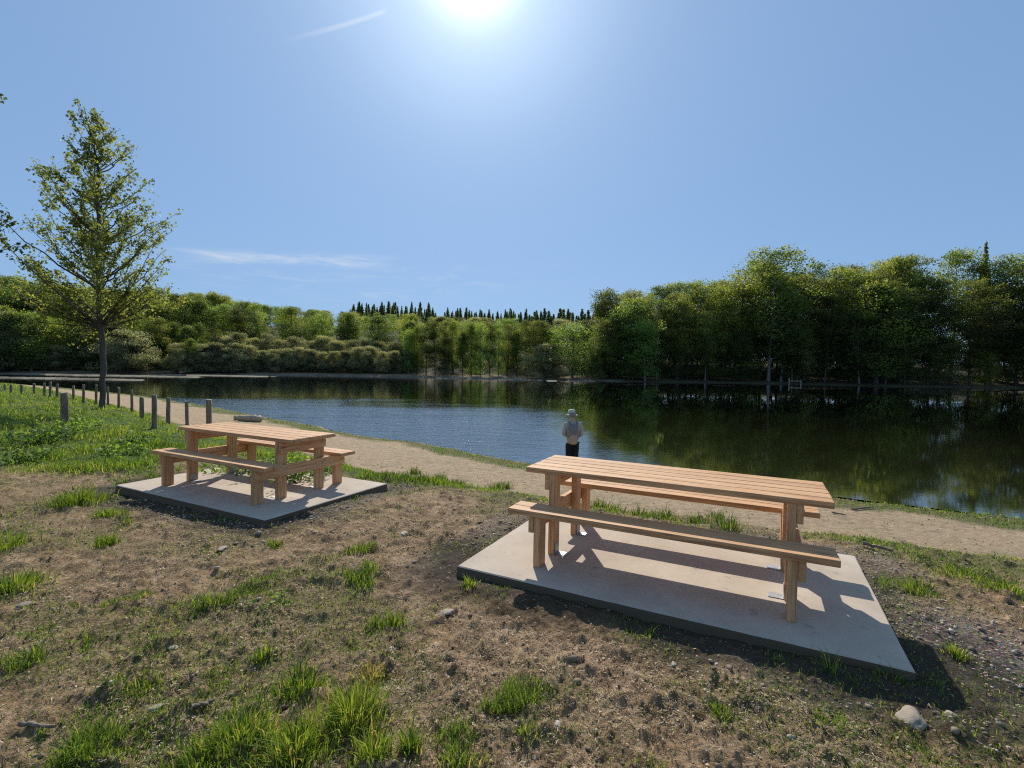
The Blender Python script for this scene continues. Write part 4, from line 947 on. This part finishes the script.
# ------------------------------------------------------------------ the person on the shore
def skin_mesh(name, verts, edges, mat, parent, root=0, levels=2, loc=(0, 0, 0)):
    me = bpy.data.meshes.new(name); me.from_pydata([v[:3] for v in verts], edges, []); o = link(name, me, parent, loc)
    sk = o.modifiers.new('skin', 'SKIN'); me.skin_vertices[0].data[root].use_root = True
    for i, v in enumerate(verts): me.skin_vertices[0].data[i].radius = (v[3], v[4] if len(v) > 4 else v[3])
    sk.use_smooth_shade = True; sb = o.modifiers.new('sub', 'SUBSURF'); sb.levels = levels; sb.render_levels = levels
    me.materials.append(mat); return o
pp = at(571.5, 478.5, -1.06); pp.z = float(ground_z(pp.x, pp.y))
per = empty('person', (pp.x, pp.y, pp.z), R(7)); per.scale = (.9, .9, .9); tag(per, 'person in pale sun hat and black trousers standing on the shore facing the lake', 'person')
# facing +y.  (x, y, z, rx, ry)
BV = [(0, 0, .93, .15, .105), (0, -.005, 1.08, .135, .10), (0, -.01, 1.24, .155, .11), (0, -.005, 1.37, .15, .10), (0, .0, 1.45, .06, .06), (0, .02, 1.52, .05, .052), (0, .035, 1.60, .075, .085), (0, .03, 1.68, .065, .08)]
BE = [(0, 1), (1, 2), (2, 3), (3, 4), (4, 5), (5, 6), (6, 7)]
for s in (-1, 1):
    k = len(BV)
    BV += [(s * .085, 0, .86, .088, .09), (s * .082, .01, .49, .056, .06), (s * .078, -.01, .09, .036, .04), (s * .085, .05, .035, .036, .028), (s * .125, .15, .025, .036, .02)]
    BE += [(0, k), (k, k + 1), (k + 1, k + 2), (k + 2, k + 3), (k + 3, k + 4)]
    k = len(BV)
    BV += [(s * .175, -.005, 1.385, .056), (s * .225, -.04, 1.13, .04), (s * .16, .17, 1.09, .030), (s * .125, .235, 1.10, .030, .018), (s * .10, .285, 1.105, .034, .015)]
    BE += [(3, k), (k, k + 1), (k + 1, k + 2), (k + 2, k + 3), (k + 3, k + 4)]
    hnd = k + 4
    for fi, (fy, fl) in enumerate(((-.012, .07), (.006, .08), (.024, .075), (.04, .06))):
        q = len(BV); bx_, by_, bz_ = BV[hnd][:3]
        BV += [(bx_ - s * (.022 + fi * .002), by_ + fy + .004, bz_ + .022 - fi * .012, .0085), (bx_ - s * (.022 + fl * .5), by_ + fy + .012, bz_ + .018 - fi * .014, .008), (bx_ - s * (.018 + fl * .8), by_ + fy + .006, bz_ - .008 - fi * .014, .007)]
        BE += [(hnd, q), (q, q + 1), (q + 1, q + 2)]
    q = len(BV); BV += [(BV[k + 3][0] - s * .012, BV[k + 3][1] + .012, BV[k + 3][2] + .032, .010), (BV[k + 3][0] - s * .03, BV[k + 3][1] + .045, BV[k + 3][2] + .05, .0085)]
    BE += [(k + 3, q), (q, q + 1)]
body = skin_mesh('body', BV, BE, M_SKIN, per, 0, 2)
# face details
fm = bmesh.new()
for s in (-1, 1):
    bmesh.ops.create_uvsphere(fm, u_segments=8, v_segments=6, radius=.012, matrix=Matrix.Translation((s * .03, .112, 1.635)))
    bmesh.ops.create_uvsphere(fm, u_segments=8, v_segments=6, radius=.028, matrix=Matrix.Translation((s * .078, .025, 1.615)) @ Matrix.Diagonal((.35, .7, 1.1, 1)))
bmesh.ops.create_cone(fm, segments=6, radius1=.018, radius2=.006, depth=.05, cap_ends=True, matrix=Matrix.Translation((0, .125, 1.61)) @ Matrix.Rotation(R(20), 4, 'X'))
bmesh.ops.create_uvsphere(fm, u_segments=8, v_segments=5, radius=.024, matrix=Matrix.Translation((0, .112, 1.567)) @ Matrix.Diagonal((1, .35, .3, 1)))
me = bpy.data.meshes.new('face_features'); fm.to_mesh(me); fm.free(); me.materials.append(M_SKIN); link('face_features', me, per)
skin_mesh('shirt', [(0, -.005, .90, .19, .14), (0, -.01, 1.08, .175, .135), (0, -.02, 1.24, .19, .14), (0, -.01, 1.36, .175, .12), (0, 0, 1.45, .085, .075),
                    (-.19, -.01, 1.385, .085), (-.245, -.04, 1.14, .066), (-.20, .08, 1.09, .055), (.19, -.01, 1.385, .085), (.245, -.04, 1.14, .066), (.20, .08, 1.09, .055)],
          [(0, 1), (1, 2), (2, 3), (3, 4), (3, 5), (5, 6), (6, 7), (3, 8), (8, 9), (9, 10)], M_SHIRT, per, 2)
skin_mesh('trousers', [(0, 0, .98, .168, .12), (-.085, 0, .84, .125, .115), (-.082, .015, .50, .095, .098), (-.078, -.01, .10, .076, .082), (.085, 0, .84, .125, .115), (.082, .0, .50, .095, .098), (.078, -.01, .10, .076, .082)],
          [(0, 1), (1, 2), (2, 3), (0, 4), (4, 5), (5, 6)], M_TROU, per, 0)
for s in (-1, 1):
    skin_mesh('boot', [(s * .078, -.015, .10, .052, .052), (s * .082, .0, .045, .05, .045), (s * .09, .09, .036, .05, .036), (s * .10, .17, .03, .042, .028)], [(0, 1), (1, 2), (2, 3)], M_SHOE, per, 0)
def lathe(name, prof, mat, parent, seg=28, ripple=0, loc=(0, 0, 0)):
    V = []; F = []
    for i, (r_, z_) in enumerate(prof):
        for k in range(seg):
            a = 2 * PI * k / seg; V.append((r_ * math.cos(a), r_ * 1.12 * math.sin(a), z_ + ripple * (r_ > .13) * math.sin(a * 2 + .6) * (r_ - .1) * 2))
    for i in range(len(prof) - 1):
        for k in range(seg): F.append((i * seg + k, i * seg + (k + 1) % seg, (i + 1) * seg + (k + 1) % seg, (i + 1) * seg + k))
    me = bpy.data.meshes.new(name); me.from_pydata(V, [], F); me.materials.append(mat)
    for p in me.polygons: p.use_smooth = True
    return link(name, me, parent, loc)
lathe('hair', [(.001, 1.60), (.08, 1.59), (.088, 1.62), (.086, 1.66), (.07, 1.70)], M_HAIR, per, 16, 0, (0, .012, 0))
hat = lathe('sun_hat', [(.165, 1.622), (.168, 1.628), (.14, 1.650), (.103, 1.668), (.100, 1.70), (.097, 1.74), (.085, 1.775), (.05, 1.795), (.001, 1.80)], M_HAT, per, 28, .12, (0, .02, 0)); hat.rotation_euler = (R(-4), 0, 0)
lathe('hat_band', [(.1055, 1.672), (.1045, 1.70), (.103, 1.702)], M_TAN, hat, 28)
# small backpack worn on the back, tan lower pocket
pk = empty('backpack', (pp.x, pp.y, pp.z), R(7)); pk.scale = (.9, .9, .9); tag(pk, 'small grey backpack with tan lower pocket worn by the person on the shore', 'backpack')
def soft(name, c, s, mat, parent):
    bm = bmesh.new(); bmesh.ops.create_cube(bm, size=1); bmesh.ops.subdivide_edges(bm, edges=bm.edges, cuts=4, use_grid_fill=True)
    for v in bm.verts:
        q = v.co.normalized() * .62; v.co = v.co * .5 + q * .5 + Vector((0, 0, 0)); n = mnoise.noise(v.co * 4 + Vector(c) * 3) * .05; v.co *= 1 + n
        v.co = Vector((v.co.x * s[0], v.co.y * s[1], v.co.z * s[2])) + Vector(c)
    me = bpy.data.meshes.new(name); bm.to_mesh(me); bm.free(); me.materials.append(mat)
    for p in me.polygons: p.use_smooth = True
    return link(name, me, parent)
soft('pack_body', (-.03, -.215, 1.22), (.24, .13, .34), M_PACK, pk); soft('pocket', (-.035, -.235, 1.02), (.20, .13, .26), M_TAN, pk)
for s in (-1, 1):
    V, F = tube_arrays([(s * .09 - .02, -.17, 1.36), (s * .105, -.10, 1.45), (s * .11, .03, 1.475), (s * .11, .115, 1.38), (s * .115, .12, 1.22), (s * .14, .06, 1.08), (s * .12, -.14, 1.06)], [.016] * 7, 6)
    link('strap', fastmesh('strap', V, F, M_PACK, None, True), pk)
